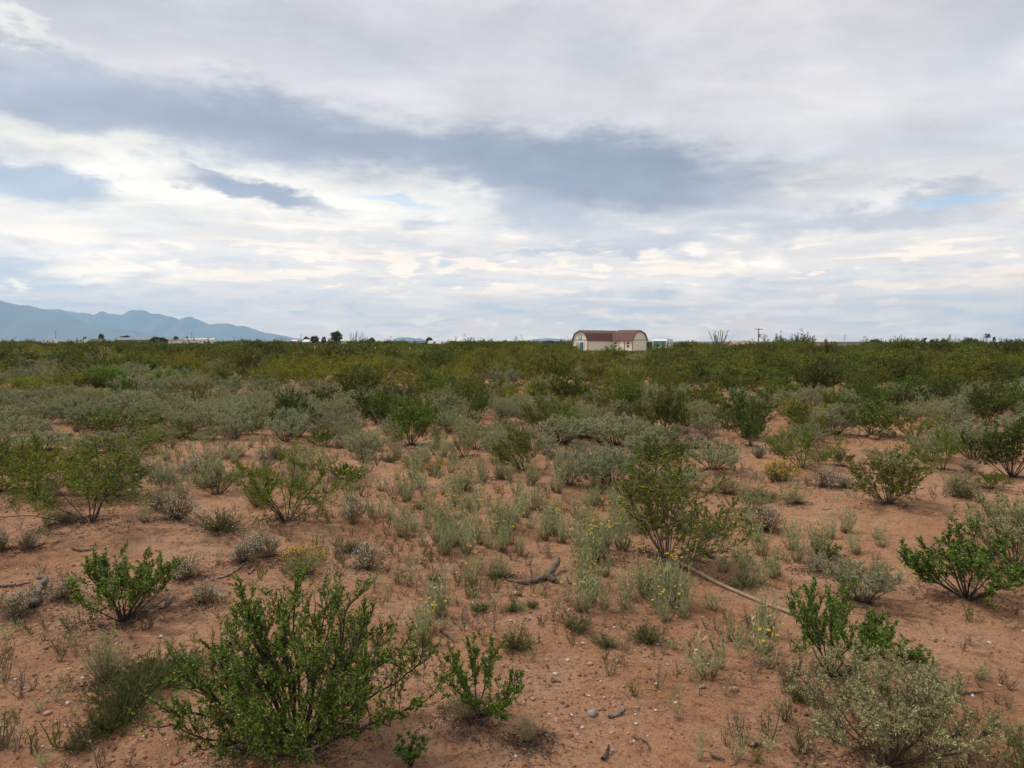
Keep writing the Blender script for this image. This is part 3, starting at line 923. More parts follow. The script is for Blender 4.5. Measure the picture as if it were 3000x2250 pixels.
# ================================================================ buildings, vehicles and poles on the horizon
M['cream'] = plain('cream_siding', (0.74, 0.72, 0.58), 0.8, noise=0.06, nscale=1.5)
M['cream_trim'] = plain('tan_trim', (0.24, 0.20, 0.145), 0.8)
M['maroon'] = plain('maroon_metal_roof', (0.125, 0.060, 0.050), 0.65, noise=0.2, nscale=2, spec=0.25)
M['white'] = plain('white_paint', (0.74, 0.74, 0.73), 0.6, noise=0.05)
M['offwhite'] = plain('offwhite_siding', (0.62, 0.61, 0.58), 0.7, noise=0.08)
M['grey_metal'] = plain('grey_metal_roof', (0.42, 0.43, 0.45), 0.5, noise=0.1)
M['tan_wall'] = plain('tan_stucco', (0.36, 0.30, 0.24), 0.9, noise=0.1)
M['pink_wall'] = plain('pinkish_stucco', (0.36, 0.26, 0.22), 0.9, noise=0.1)
M['blue_wall'] = plain('blue_grey_siding', (0.17, 0.21, 0.25), 0.8, noise=0.1)
M['dim_roof'] = plain('dim_grey_roof', (0.20, 0.21, 0.22), 0.7, noise=0.1)
M['red_roof'] = plain('red_roof', (0.33, 0.10, 0.07), 0.8, noise=0.15)
M['brown_roof'] = plain('brown_roof', (0.15, 0.10, 0.085), 0.8, noise=0.15)
M['glass'] = plain('window_glass', (0.045, 0.055, 0.06), 0.08, spec=0.8)
M['teal_glass'] = plain('teal_windshield', (0.05, 0.17, 0.20), 0.12, spec=0.8)
M['tank'] = plain('dark_tank', (0.045, 0.05, 0.052), 0.6, noise=0.15)
M['tyre'] = plain('tyre_rubber', (0.02, 0.02, 0.02), 0.9)
M['pole_wood'] = plain('pole_wood', (0.11, 0.085, 0.07), 0.9, noise=0.2)
M['post_metal'] = plain('green_post', (0.05, 0.08, 0.055), 0.6)
M['pane_reflection'] = plain('pinkish_reflection', (0.50, 0.45, 0.42), 0.8)  # pinkish reflection in a sliding door pane, painted as flat colour


def boxv(x0, x1, y0, y1, z0, z1):
    V = [(x, y, z) for z in (z0, z1) for y in (y0, y1) for x in (x0, x1)]
    F = [(0, 2, 3, 1), (4, 5, 7, 6), (0, 1, 5, 4), (2, 6, 7, 3), (0, 4, 6, 2), (1, 3, 7, 5)]
    return V, F


def join(*vf):
    V, F = [], []
    for v, f in vf:
        n = len(V); V += list(v); F += [tuple(i + n for i in q) for q in f]
    return V, F


def part(name, vf, mat, parent, label=None):
    o = link(name, mesh_poly(name, vf[0], vf[1], M[mat]), parent)
    if label: o['label'] = label
    return o


def box(name, parent, mat, *b, label=None):
    return part(name, boxv(*b), mat, parent, label)


def prism(profile, x0, x1):
    """profile [(y,z)] extruded along x"""
    n = len(profile)
    V = [(x0, y, z) for y, z in profile] + [(x1, y, z) for y, z in profile]
    F = [tuple(range(n)), tuple(range(2 * n - 1, n - 1, -1))] + [(i, i + n, (i + 1) % n + n, (i + 1) % n) for i in range(n)]
    return V, F


def root(name, loc, rz, label, cat, group=None):
    o = link(name, None, None, loc, rz)
    return tag(o, label, cat, group)


def window(parent, x0, x1, z0, z1, y=0.0, mat='glass', frame='white', t=0.07, name='window', mullion=None):
    """a framed window on a front wall at local y (front looks along -y)"""
    w = part(name, join(boxv(x0, x1, y - 0.06, y + 0.02, z0, z0 + t), boxv(x0, x1, y - 0.06, y + 0.02, z1 - t, z1),
                        boxv(x0, x0 + t, y - 0.057, y + 0.02, z0 + t, z1 - t), boxv(x1 - t, x1, y - 0.057, y + 0.02, z0 + t, z1 - t)), frame, parent)
    box('pane', w, mat, x0 + t, x1 - t, y - 0.03, y + 0.01, z0 + t, z1 - t)
    if mullion == 'h':
        zc = (z0 + z1) / 2; box('mullion', w, frame, x0 + t, x1 - t, y - 0.055, y - 0.031, zc - 0.035, zc + 0.035)
    return w


def cyl(r, x0, x1, yc, zc, n=14, axis='x'):
    a = [2 * math.pi * i / n for i in range(n)]
    if axis == 'x':
        V = [(x, yc + r * math.cos(t), zc + r * math.sin(t)) for x in (x0, x1) for t in a]
    else:
        V = [(yc + r * math.cos(t), zc + r * math.sin(t), x) for x in (x0, x1) for t in a]
    F = [tuple(range(n - 1, -1, -1)), tuple(range(n, 2 * n))] + [(i, (i + 1) % n, (i + 1) % n + n, i + n) for i in range(n)]
    return V, F


def build_house():
    """cream barn-roofed cabin of two wings at right angles"""
    phi = rad(38.5)
    W, hw, hk, ha = 3.66, 1.85, 3.0, 3.52
    ex = np.array([math.cos(phi), math.sin(phi)]); s1 = np.array([math.sin(phi), -math.cos(phi)])
    D = 121.0
    c1 = np.array([(1721.6 - 1500) / FPX * D, D])
    # where the second wing meets the first wing's long wall
    k = (1793 - 1500) / FPX
    t = (k * c1[1] - c1[0]) / (ex[0] - k * ex[1])
    P = c1 + ex * t
    L2 = 4.7
    o2 = P + s1 * L2 + ex * W                  # right front corner of the second wing
    g = float(ground_h(c1[0], c1[1])) + 0.15
    R = root('barn_style_cabin', (c1[0], c1[1], g), phi, 'cream cabin of two barn-roofed wings with maroon metal roofs', 'cabin')
    base = Matrix.Translation((c1[0], c1[1], g)) @ Matrix.Rotation(phi, 4, 'Z')
    inv = base.inverted()

    def wing(origin, ang, L, lit):
        """axis along local x, gable at x=0, width along y"""
        Mx = inv @ Matrix.Translation((origin[0], origin[1], g)) @ Matrix.Rotation(ang, 4, 'Z')
        def p(name, vf, mat, parent=R, label=None):
            o = part(name, ([tuple(Mx @ Vector(v)) for v in vf[0]], vf[1]), mat, parent, label)
            return o
        kin = W * 0.145                                    # inset of the roof break
        prof = [(0, 0), (W, 0), (W, hw), (W - kin, hk - .05), (W / 2, ha - .06), (kin, hk - .05), (0, hw)]
        p('wall', prism(prof, 0, L), 'cream')
        o = 0.12
        def slab(y0, z0, y1, z1, th=0.07):
            d = np.array([y1 - y0, z1 - z0]); n = np.array([-d[1], d[0]]) / np.hypot(*d) * th
            if n[1] < 0: n = -n
            return prism([(y0, z0), (y1, z1), (y1 + n[0], z1 + n[1]), (y0 + n[0], z0 + n[1])], -0.18, L + 0.05)
        p('roof_slope', slab(-0.20, hw - 0.12, kin, hk), 'maroon')
        p('roof_slope', slab(kin, hk, W / 2, ha), 'maroon')
        p('roof_slope', slab(W / 2, ha, W - kin, hk), 'maroon')
        p('roof_slope', slab(W - kin, hk, W + 0.20, hw - 0.12), 'maroon')
        # trim: rake boards on the gable, belt board, corner boards
        def bar(y0, z0, y1, z1, w=0.12):
            d = np.array([y1 - y0, z1 - z0]); n = np.array([-d[1], d[0]]) / np.hypot(*d) * w
            if n[1] > 0: n = -n
            return prism([(y0, z0), (y1, z1), (y1 + n[0], z1 + n[1]), (y0 + n[0], z0 + n[1])], -0.215, -0.185)
        for q in ((-0.20, hw - 0.10, kin, hk + .03), (kin, hk + .03, W / 2, ha + .03), (W / 2, ha + .03, W - kin, hk + .03), (W - kin, hk + .03, W + 0.20, hw - .10)):
            p('rake_board', bar(*q), 'brown_roof')
        p('belt_board', boxv(-0.03, -0.002, 0.1, W - 0.1, hw - 0.02, hw + 0.10), 'cream_trim')
        for y in (0.0, W - 0.1):
            p('corner_board', boxv(-0.033, -0.004, y, y + 0.1, 0.0, hw - 0.03), 'cream_trim')
        return Mx, p

    # left wing: gable with sliding door, its long wall to the right
    Mx, p = wing(c1, phi, 8.6, True)
    sd_ = p('sliding_door', join(boxv(-0.09, -0.04, 0.85, 2.95, 1.50, 1.60), boxv(-0.09, -0.04, 0.85, 0.95, 0, 1.50), boxv(-0.09, -0.04, 2.85, 2.95, 0, 1.50), boxv(-0.088, -0.04, 1.85, 1.95, 0, 1.50)), 'white')
    p('pane', boxv(-0.06, -0.03, 0.96, 1.84, 0.02, 1.49), 'teal_glass', sd_, 'blue-green glass pane of the sliding door')
    p('pane', boxv(-0.06, -0.03, 1.96, 2.84, 0.02, 1.49), 'pane_reflection', sd_, 'pane of the sliding door with painted pinkish reflection')
    lw = p('loft_window', join(boxv(-0.08, -0.02, 1.52, 2.14, 2.02, 2.10), boxv(-0.08, -0.02, 1.52, 2.14, 2.80, 2.88), boxv(-0.08, -0.02, 1.52, 1.60, 2.10, 2.80), boxv(-0.08, -0.02, 2.06, 2.14, 2.10, 2.80)), 'cream_trim')
    p('pane', boxv(-0.05, -0.01, 1.60, 2.06, 2.10, 2.80), 'offwhite', lw)
    p('corner_board', boxv(0.0, 0.1, -0.034, -0.004, 0, hw - 0.15), 'cream_trim')
    # white door in the corner where the wings meet
    p('door', boxv(t - 0.62, t - 0.05, -0.06, -0.01, 0.1, 1.60), 'white')
    # right wing: plain gable to us, windows and door on its left long wall (local y = W)
    Mx, p = wing(o2, phi + math.pi / 2, L2 + 0.3, False)
    def sidewin(x0, x1, z0, z1):
        y = W
        f = p('window', join(boxv(x0, x1, y + .004, y + .07, z0, z0 + .09), boxv(x0, x1, y + .004, y + .07, z1 - .09, z1), boxv(x0, x0 + .09, y + .004, y + .067, z0 + .09, z1 - .09), boxv(x1 - .09, x1, y + .004, y + .067, z0 + .09, z1 - .09)), 'white')
        p('pane', boxv(x0 + .09, x1 - .09, y + .002, y + .03, z0 + .09, z1 - .09), 'glass', f)
        zc = (z0 + z1) / 2
        p('mullion', boxv(x0 + .09, x1 - .09, y + .031, y + .065, zc - .05, zc + .05), 'white', f)
    sidewin(0.55, 1.35, 0.55, 1.62)
    sidewin(3.45, 4.25, 0.55, 1.62)
    p('door', boxv(1.85, 2.95, W + .004, W + .06, 0.05, 1.68), 'cream', label='cream door between the two white windows')
    p('door_trim', boxv(1.70, 1.84, W + .004, W + .08, 0.05, 1.75), 'cream_trim')
    p('door_trim', boxv(2.96, 3.10, W + .004, W + .08, 0.05, 1.75), 'cream_trim')
    p('step', boxv(1.8, 3.0, W + .09, W + .9, -0.15, 0.0), 'tan_wall')
    p('corner_board', boxv(0.0, 0.1, W + .004, W + .034, 0, hw - 0.15), 'cream_trim')
    p('ridge_vent', boxv(0.4, L2, W / 2 - .06, W / 2 + .06, ha + 0.055, ha + 0.10), 'brown_roof')


build_house()


def build_motorhome():
    D = 124.0
    x, y, z = at(1952, D)
    yaw = rad(26)                               # nose turned a little to the left
    # local: nose looks along -y, camera side flank is +x
    R = root('motorhome', (x, y, z), -yaw, 'white motorhome with wide teal windshield parked beside the cream cabin', 'motorhome')
    W, L = 2.45, 4.9
    prof = [(0.0, 0.45), (0.0, 1.62), (0.32, 2.62), (0.75, 2.92), (L, 2.92), (L, 0.45)]
    part('body', prism(prof, -W, 0), 'white', R)
    # windshield lies on the sloping nose
    def nose(x0, x1, z0, z1, off):
        f = lambda zz: 0.0 + (zz - 1.62) / 1.0 * 0.32 if zz > 1.62 else 0.0
        V = [(x0, f(z0) - off, z0), (x1, f(z0) - off, z0), (x1, f(z1) - off, z1), (x0, f(z1) - off, z1), (x0, f(z0) + .05, z0), (x1, f(z0) + .05, z0), (x1, f(z1) + .05, z1), (x0, f(z1) + .05, z1)]
        return V, [(0, 1, 2, 3), (7, 6, 5, 4), (0, 4, 5, 1), (1, 5, 6, 2), (2, 6, 7, 3), (3, 7, 4, 0)]
    ws = part('windshield', nose(-W + .10, -.10, 1.66, 2.50, 0.015), 'teal_glass', R)
    part('visor_trim', nose(-W + .08, -.08, 2.51, 2.58, 0.05), 'tyre', ws)
    box('bumper', R, 'grey_metal', -W + .05, -.05, -.18, .0 - .01, 0.5, 0.75)
    for hx in (-W + .25, -.55):
        box('headlight', R, 'grey_metal', hx, hx + .3, -.04, .01, 0.95, 1.15)
    for y0, y1, z0, z1, mt in ((0.95, 1.55, 1.72, 2.35, 'glass'), (2.35, 3.0, 1.78, 2.38, 'grey_metal'), (3.7, 4.4, 1.5, 2.45, 'pink_wall')):
        w = part('window', join(boxv(.004, .05, y0 - .07, y1 + .07, z0 - .07, z0), boxv(.004, .05, y0 - .07, y1 + .07, z1, z1 + .07), boxv(.004, .048, y0 - .07, y0, z0, z1), boxv(.004, .048, y1, y1 + .07, z0, z1)), 'offwhite', R)
        box('pane', w, mt, .002, .02, y0, y1, z0, z1)
    box('roof_vent', R, 'offwhite', -1.5, -.9, 1.6, 2.3, 2.922, 3.06)
    box('roof_rack', R, 'brown_roof', -1.5, -.3, 2.6, 3.4, 2.95, 3.0)
    for y0 in (0.8, L - 1.1):
        for sx in (-W - .01, -.24):
            wl = part('wheel', cyl(.40, sx, sx + .25, y0, .40), 'tyre', R)
            part('hub', cyl(.2, sx + (.252 if sx > -1 else -.015), sx + (.27 if sx > -1 else -.002), y0, .40), 'grey_metal', wl)
    part('side_mirror', boxv(.06, .3, -.05, .02, 1.45, 1.75), 'tyre', R)


build_motorhome()


def building(name, label, cat, x0, x1, ytop, D, roof='gable', wall='offwhite', top='grey_metal', depth=7.0, yaw=0.0, rise=0.9, wins=(), doors=(), over=0.35, group=None, base=0.3):
    """a plain building seen from afar between photo columns x0..x1, its roof top on photo row ytop, D metres off"""
    x, y, z = at((x0 + x1) / 2, D)
    Wm = (x1 - x0) / FPX * D
    H = CAM_H + (1000 - ytop) / FPX * D - z
    R = root(name, (x, y, z), yaw, label, cat, group)
    hx = Wm / 2 - over
    if roof == 'gable':
        ev = H - rise
        part('wall', prism([(0, -base), (depth, -base), (depth, ev), (depth / 2, H - 0.1), (0, ev)], -hx, hx), wall, R)
        for a, b in (((-over, ev - over * rise / (depth / 2)), (depth / 2, H)), ((depth / 2, H), (depth + over, ev - over * rise / (depth / 2)))):
            part('roof', prism([a, b, (b[0], b[1] + .1), (a[0], a[1] + .1)], -hx - over, hx + over), top, R)
    elif roof == 'front':                     # gable end towards us
        ev = H - rise
        V, F = prism([(-hx, -base), (hx, -base), (hx, ev), (0, H - .1), (-hx, ev)], 0, depth)
        V = [(b, a, c) for a, b, c in V]
        part('wall', (V, [tuple(reversed(f)) for f in F]), wall, R)
        for s in (-1, 1):
            V, F = prism([(0, H), (s * (hx + over), ev - over * rise / hx), (s * (hx + over), ev + .1 - over * rise / hx), (0, H + .1)], -over, depth + over)
            part('roof', ([(b, a, c) for a, b, c in V], F), top, R)
    else:
        part('wall', boxv(-hx, hx, 0, depth, -base, H - .2), wall, R)
        part('roof', boxv(-hx - over, hx + over, -over, depth + over, H - .198, H), top, R)
    for a, b, c, d in wins:
        window(R, a * Wm - Wm / 2, b * Wm - Wm / 2, c, d)
    for a, b in doors:
        box('door', R, 'brown_roof', a * Wm - Wm / 2, b * Wm - Wm / 2, -.05, .01, 0.0, 2.0)
    return R


# left: a row of dwellings on the flat
building('mobile_home', 'long white mobile home with small dark windows and dark door', 'house', 533, 627, 992, 400, 'gable', 'white', 'offwhite', 4.3, rise=0.5, over=0.15,
         wins=((.10, .15, 1.3, 2.3), (.18, .23, 1.3, 2.3), (.55, .60, 1.3, 2.2), (.80, .86, 1.4, 2.0)), doors=((.68, .72),))
building('gabled_porch', 'small white gabled porch at the end of the mobile home', 'porch', 531, 549, 990.5, 396, 'front', 'white', 'offwhite', 3.0, rise=0.9, over=0.1)
building('red_roofed_shed', 'small white shed with red roof left of the mobile home', 'shed', 492, 530, 994.5, 392, 'gable', 'white', 'red_roof', 3.5, rise=0.6, over=0.2, wins=((.2, .32, 1.2, 2.0),))
building('grey_house', 'long low grey house dim behind the shrubs', 'house', 335, 440, 989, 520, 'gable', 'blue_wall', 'dim_roof', 9, rise=1.6, over=0.4, wins=((.2, .26, 1.2, 2.3), (.6, .66, 1.2, 2.3)))
building('white_carport', 'narrow white carport roof beside a bushy tree', 'carport', 263, 300, 992.5, 450, 'flat', 'tan_wall', 'white', 5, over=0.4)
building('pink_shed', 'small pinkish shed left of the blue-grey house', 'shed', 853, 871, 996, 300, 'gable', 'pink_wall', 'offwhite', 3, rise=0.5, over=0.15)
building('blue_grey_house', 'blue-grey house with pale metal roof among dark trees', 'house', 885, 922, 995, 285, 'gable', 'blue_wall', 'offwhite', 6, rise=0.9, over=0.3, wins=((.5, .68, 0.9, 1.8),))
building('porch_house', 'pale roofed house with open dark porch beside dark trees', 'house', 920, 958, 994, 290, 'gable', 'blue_wall', 'offwhite', 6, rise=0.8, over=0.4, doors=((.1, .35),))
building('white_shed', 'small white shed right of the big round tree', 'shed', 992, 1011, 996, 270, 'gable', 'white', 'offwhite', 3, rise=0.5, over=0.15)
building('open_shelter', 'low open shelter with pale flat roof and white post', 'shelter', 1196, 1240, 1001.5, 230, 'flat', 'blue_wall', 'offwhite', 4, over=0.4)
building('metal_roofed_house', 'low pinkish house with grey metal roof beyond the thicket', 'house', 1252, 1314, 998.5, 235, 'gable', 'pink_wall', 'grey_metal', 7, rise=0.9, over=0.3, wins=((.3, .4, .8, 1.6), (.65, .75, .8, 1.6)))
building('brown_roofed_house', 'tan house with brown roof half hidden behind mesquite', 'house', 2150, 2216, 999, 210, 'gable', 'pink_wall', 'pink_wall', 8, rise=1.1, over=0.3, wins=((.25, .33, 1.0, 2.0),))
building('long_tan_building', 'long tan building with white flat roof beyond the shrubs', 'building', 2400, 2522, 1000.5, 250, 'flat', 'tan_wall', 'white', 8, over=0.3, wins=((.2, .26, 1.2, 2.0), (.7, .76, 1.2, 2.0)))
building('tan_hut', 'small tan hut half hidden by the right-hand shrubs', 'hut', 2755, 2775, 1004, 240, 'gable', 'tan_wall', 'tan_wall', 4, rise=0.6, over=0.15)


def trailer(label, x0, x1, ytop, D, rounded=0.35):
    x, y, z = at((x0 + x1) / 2, D)
    L = (x1 - x0) / FPX * D
    H = CAM_H + (1000 - ytop) / FPX * D - z
    R = root('travel_trailer', (x, y, z), 0, label, 'trailer')
    r = rounded; a = -L / 2; b = L / 2
    pr = [(a, .55), (b, .55), (b, H - r), (b - r * .4, H - r * .3), (b - r, H), (a + r, H), (a + r * .4, H - r * .3), (a, H - r)]
    V, F = prism(pr, 0, 2.4)
    part('body', ([(q, p_, c) for p_, q, c in V], [tuple(reversed(f)) for f in F]), 'white', R)
    for f0, f1 in ((.12, .26), (.42, .54), (.80, .92)):
        window(R, a + f0 * L, a + f1 * L, H * .55, H * .78, frame='offwhite', t=.05)
    box('door', R, 'offwhite', a + .62 * L, a + .71 * L, -.04, .01, .65, H * .85)
    box('stripe', R, 'grey_metal', a + .02, b - .02, -.02, .01, H * .40, H * .45)
    for wx in (-.45, .45):
        V, F = cyl(.35, 0.0, .25, wx, .35)
        part('wheel', ([(yy, xx, zz) for xx, yy, zz in V], F), 'tyre', R)


trailer('white travel trailer standing alone among the shrubs by a thin pole', 121, 160, 993.5, 370)
trailer('boxy pale travel trailer behind the white car', 224, 248, 993, 350, 0.25)


def car():
    x, y, z = at(211, 345)
    R = root('parked_car', (x, y, z), 0, 'white car parked beside the boxy trailer', 'car')
    pr = [(-1.8, .35), (1.8, .35), (1.8, .85), (1.1, .95), (.55, 1.42), (-.9, 1.45), (-1.6, .98), (-1.8, .9)]
    V, F = prism(pr, 0, 1.75)
    part('body', ([(q, p_, c) for p_, q, c in V], [tuple(reversed(f)) for f in F]), 'white', R)
    for a, b in ((-1.3, -.25), (-.15, .75)):
        box('window', R, 'glass', a, b, -.02, .02, .98, 1.32)
    for wx in (-1.15, 1.15):
        V, F = cyl(.32, -.02, .2, wx, .32)
        part('wheel', ([(yy, xx, zz) for xx, yy, zz in V], F), 'tyre', R)


car()


def tank():
    D = 290; x, y, z = at(1606, D)
    r = 36 / FPX * D / 2; H = CAM_H + 2.5 / FPX * D - z
    R = root('water_tank', (x, y, z), 0, 'round dark water tank left of the cream cabin', 'tank')
    n = 28; a = [2 * math.pi * i / n for i in range(n)]
    rings = [(r, -.2), (r, H - .35), (r * .97, H - .2), (r * .3, H)]
    V = [(q * math.cos(t), q * math.sin(t), h) for q, h in rings for t in a]
    F = [(k * n + i, k * n + (i + 1) % n, (k + 1) * n + (i + 1) % n, (k + 1) * n + i) for k in range(3) for i in range(n)] + [tuple(range(3 * n, 4 * n))]
    part('shell', (V, F), 'tank', R)
    part('hatch', cyl(.3, H, H + .15, 0, 0, axis='z'), 'tank', R)
    for k in range(3):
        h0 = H * (k + 1) / 4
        V = [(q * math.cos(t), q * math.sin(t), h) for q, h in ((r + .002, h0), (r + .04, h0 + .03), (r + .002, h0 + .06)) for t in a]
        part('hoop', (V, [(j * n + i, j * n + (i + 1) % n, (j + 1) * n + (i + 1) % n, (j + 1) * n + i) for j in range(2) for i in range(n)]), 'tank', R)


tank()


def utility_pole(px, ytop, D, label, arms=1, gear=False):
    x, y, z = at(px, D)
    H = CAM_H + (1000 - ytop) / FPX * D - z
    R = root('utility_pole', (x, y, z), RNG.uniform(-.3, .3), label, 'pole', 'utility poles along the horizon')
    B = Buf(); B.tube(np.array([[0, 0, -.3], [0, 0, H / 2], [0, 0, H]]), [.16, .14, .11], 8)
    link('shaft', B.mesh('shaft', M['pole_wood']), R)
    for k in range(arms):
        a = box('crossarm', R, 'pole_wood', -1.1, 1.1, -.20, -.10, H - .5 - k * .8, H - .36 - k * .8)
        for ix in (-1.0, 0.6, 1.0):
            part('insulator', cyl(.06, H - .36 - k * .8, H - .18 - k * .8, ix, -.15, 8, 'z'), 'offwhite', a)
    if gear:
        part('transformer', cyl(.26, H - 2.6, H - 1.7, .40, 0, 10, 'z'), 'grey_metal', R)


utility_pole(2222, 960, 190, 'tall wooden utility pole with transformer rising behind mesquite', 1, True)
utility_pole(2475, 982, 420, 'thin utility pole behind the long tan building', 1)
utility_pole(2531, 985, 430, 'thin utility pole just past the end of the long tan building', 1)
utility_pole(164, 968, 520, 'thin utility pole against the blue mountains by the travel trailer', 1)
utility_pole(562, 974, 520, 'thin utility pole rising behind the mobile home', 1)
utility_pole(882, 980, 480, 'thin pole left of the dark trees and blue-grey house', 1)
utility_pole(1145, 985, 520, 'thin utility pole left of the small distant mountain', 1)


def fence_posts():
    for px, yt in ((922, 1014), (1099, 1017), (1200, 1017), (1307, 1016), (1558, 1014), (2062, 1020), (2272, 1020), (2543, 1018), (2847, 1014)):
        D = 78.0
        x, y, z = at(px, D)
        H = CAM_H - (yt - 1000) / FPX * D - z
        R = root('fence_post', (x, y, z), RNG.uniform(0, 3), 'green steel fence post with white painted top standing in the scrub', 'fence post', 'fence posts in the scrub')
        part('shaft', join(boxv(-.022, .022, -.006, 0, -.2, H - .30), boxv(-.005, .005, .0005, .03, -.2, H - .30)), 'post_metal', R)
        part('painted_top', join(boxv(-.07, .07, -.012, 0, H - .299, H), boxv(-.010, .010, .0005, .04, H - .299, H)), 'white', R)


fence_posts()


# trees on the horizon ------------------------------------------------
def far_tree(kind, x0, x1, ytop, D, label, name='far_tree', variant=None):
    x, y, z = at((x0 + x1) / 2, D)
    plant(kind, name, (x, y, z), (x1 - x0) / FPX * D, CAM_H + (1000 - ytop) / FPX * D - z, label, 'tree', variant=variant)


far_tree('tree', 965, 1004, 970, 268, 'big round dark green tree beside the small white shed', 'round_tree')
far_tree('tree', 905, 934, 983, 272, 'dark tree standing in front of the blue-grey house')
far_tree('tree', 888, 908, 986, 300, 'low dark tree at the left end of the blue-grey house')
far_tree('tree', 942, 956, 985, 276, 'small dark tree at the right end of the porch house')
far_tree('tree', 1081, 1099, 989, 240, 'small round tree standing alone right of the ocotillos')
far_tree('tree', 1247, 1269, 987, 250, 'thin grey-green tree at the left end of the metal-roofed house')
far_tree('tree', 289, 305, 977, 455, 'bushy-topped tree on a bare trunk beside the white carport')
far_tree('tree', 243, 255, 986, 470, 'small tree behind the boxy travel trailer')
far_tree('tree', 350, 385, 983, 540, 'flat-topped tree behind the long low grey house')
far_tree('tree', 438, 488, 986, 330, 'broad dark tree between the grey house and the red-roofed shed')
far_tree('tree', 508, 525, 985, 430, 'small tree behind the red-roofed shed')
far_tree('tree', 540, 552, 985, 430, 'small tree behind the gabled porch of the mobile home')
far_tree('tree', 2540, 2586, 994, 200, 'dark spreading tree right of the long tan building')
far_tree('tree', 2722, 2740, 993, 260, 'small grey tree next to the slim dark tree')
far_tree('tree', 2752, 2778, 993, 250, 'rounded tree above the tan hut')
far_tree('tree', 2818, 2872, 988, 160, 'dense dark bushy tree left of the palm')
far_tree('slim_tree', 2705, 2715, 984, 260, 'slim dark column of a tree beside bare ocotillo canes', 'slim_tree')
far_tree('slim_tree', 2906, 2916, 980, 240, 'tall slim pointed tree right of the palm', 'slim_tree')
far_tree('tree', 2412, 2424, 995, 330, 'small tree top showing over the white roof of the tan building')


def palm():
    D = 230; x, y, z = at(2891, D)
    H = CAM_H + 14 / FPX * D - z
    R = root('palm_tree', (x, y, z), 0, 'small fan palm on a thin trunk against the sky', 'tree')
    B = Buf(); B.tube(np.array([[0, 0, -.2], [.05, 0, H * .5], [0, 0, H]]), [.13, .11, .10], 8)
    link('trunk', B.mesh('trunk', M['bark_brown']), R)
    rng = np.random.default_rng(77)
    for k in range(22):
        a = rng.uniform(0, 6.28); e = rng.uniform(-.6, 1.3)
        d = np.array([math.cos(a) * math.cos(e), math.sin(a) * math.cos(e), math.sin(e)])
        F = Buf(); c = np.array([0, 0, H]) + d * .6
        F.tube(np.array([[0, 0, H], c]), [.03, .02], 3)
        u = unit(np.cross(d, [0, 0, 1.0]))
        m = 9; s = np.linspace(-1.1, 1.1, m)[:, None]
        F.leaves(np.repeat(c[None], m, 0), d * np.cos(s) + u * np.sin(s), .65, .14, rng)
        link('frond', F.mesh('frond', M['far_tree']), R)


palm()

OCO = 'ocotillos rising above the scrub'
x, y, z = at(2105, 82); plant('ocotillo', 'ocotillo', (x, y, z), 1.9, 3.35, 'tall ocotillo with many wavy leafy canes right of the motorhome', 'ocotillo', OCO, variant=0)
x, y, z = at(1040, 88); plant('ocotillo', 'ocotillo', (x, y, z), 1.6, 3.25, 'ocotillo with few thick slanting canes left of the small round tree', 'ocotillo', OCO, variant=1)
x, y, z = at(1068, 88.5); plant('ocotillo', 'ocotillo', (x, y, z), 1.2, 2.75, 'shorter ocotillo beside the one with thick slanting canes', 'ocotillo', OCO, variant=1)
x, y, z = at(1666, 112); plant('ocotillo', 'ocotillo', (x, y, z), 1.0, 2.7, 'small ocotillo at the left end of the cream cabin', 'ocotillo', OCO, variant=1)
x, y, z = at(2680, 130); plant('ocotillo', 'ocotillo', (x, y, z), 2.4, 3.6, 'thin-caned ocotillo left of the slim dark tree', 'ocotillo', OCO, variant=0)

# ================================================================ vegetation
TAKEN = []      # (x, y, radius)


def measure(px, py, w, ytop):
    """base point, width and height in metres of a plant whose foot is at photo pixel (px, py)"""
    x, y, z = hit(px, py)
    d = ray(px, py); t = y / d[1]
    wm = w * t / FPX
    r = ray(px, ytop)
    h = CAM_H + r[2] / r[1] * (y + 0.22 * wm) - z
    return x, y, z, wm, max(h, 0.05)


NAMES = {'creosote': ('creosote_bush', 'shrub'), 'hero_creosote': ('creosote_bush', 'shrub'), 'olive': ('scrub_bush', 'shrub'), 'mesquite': ('mesquite_shrub', 'shrub'),
         'sage': ('sagebrush', 'shrub'), 'sage_warm': ('sagebrush', 'shrub'), 'hero_sage': ('sagebrush', 'shrub'), 'tarbush': ('leafy_shrub', 'shrub'), 'hero_tarbush': ('leafy_shrub', 'shrub'), 'sprout': ('leafy_sprout', 'plant'),
         'snakeweed': ('snakeweed', 'plant'), 'greyweed': ('snakeweed', 'plant'), 'darkweed': ('snakeweed', 'plant'), 'yellowweed': ('snakeweed', 'plant'), 'lowclump': ('low_green_herb', 'plant'),
         'paper_fl': ('paperflower', 'wildflower'), 'paper': ('paperflower', 'wildflower'), 'grass': ('green_grass_clump', 'grass'), 'plume_grass': ('green_grass_clump', 'grass'), 'dry': ('dead_twig_shrub', 'dead shrub')}
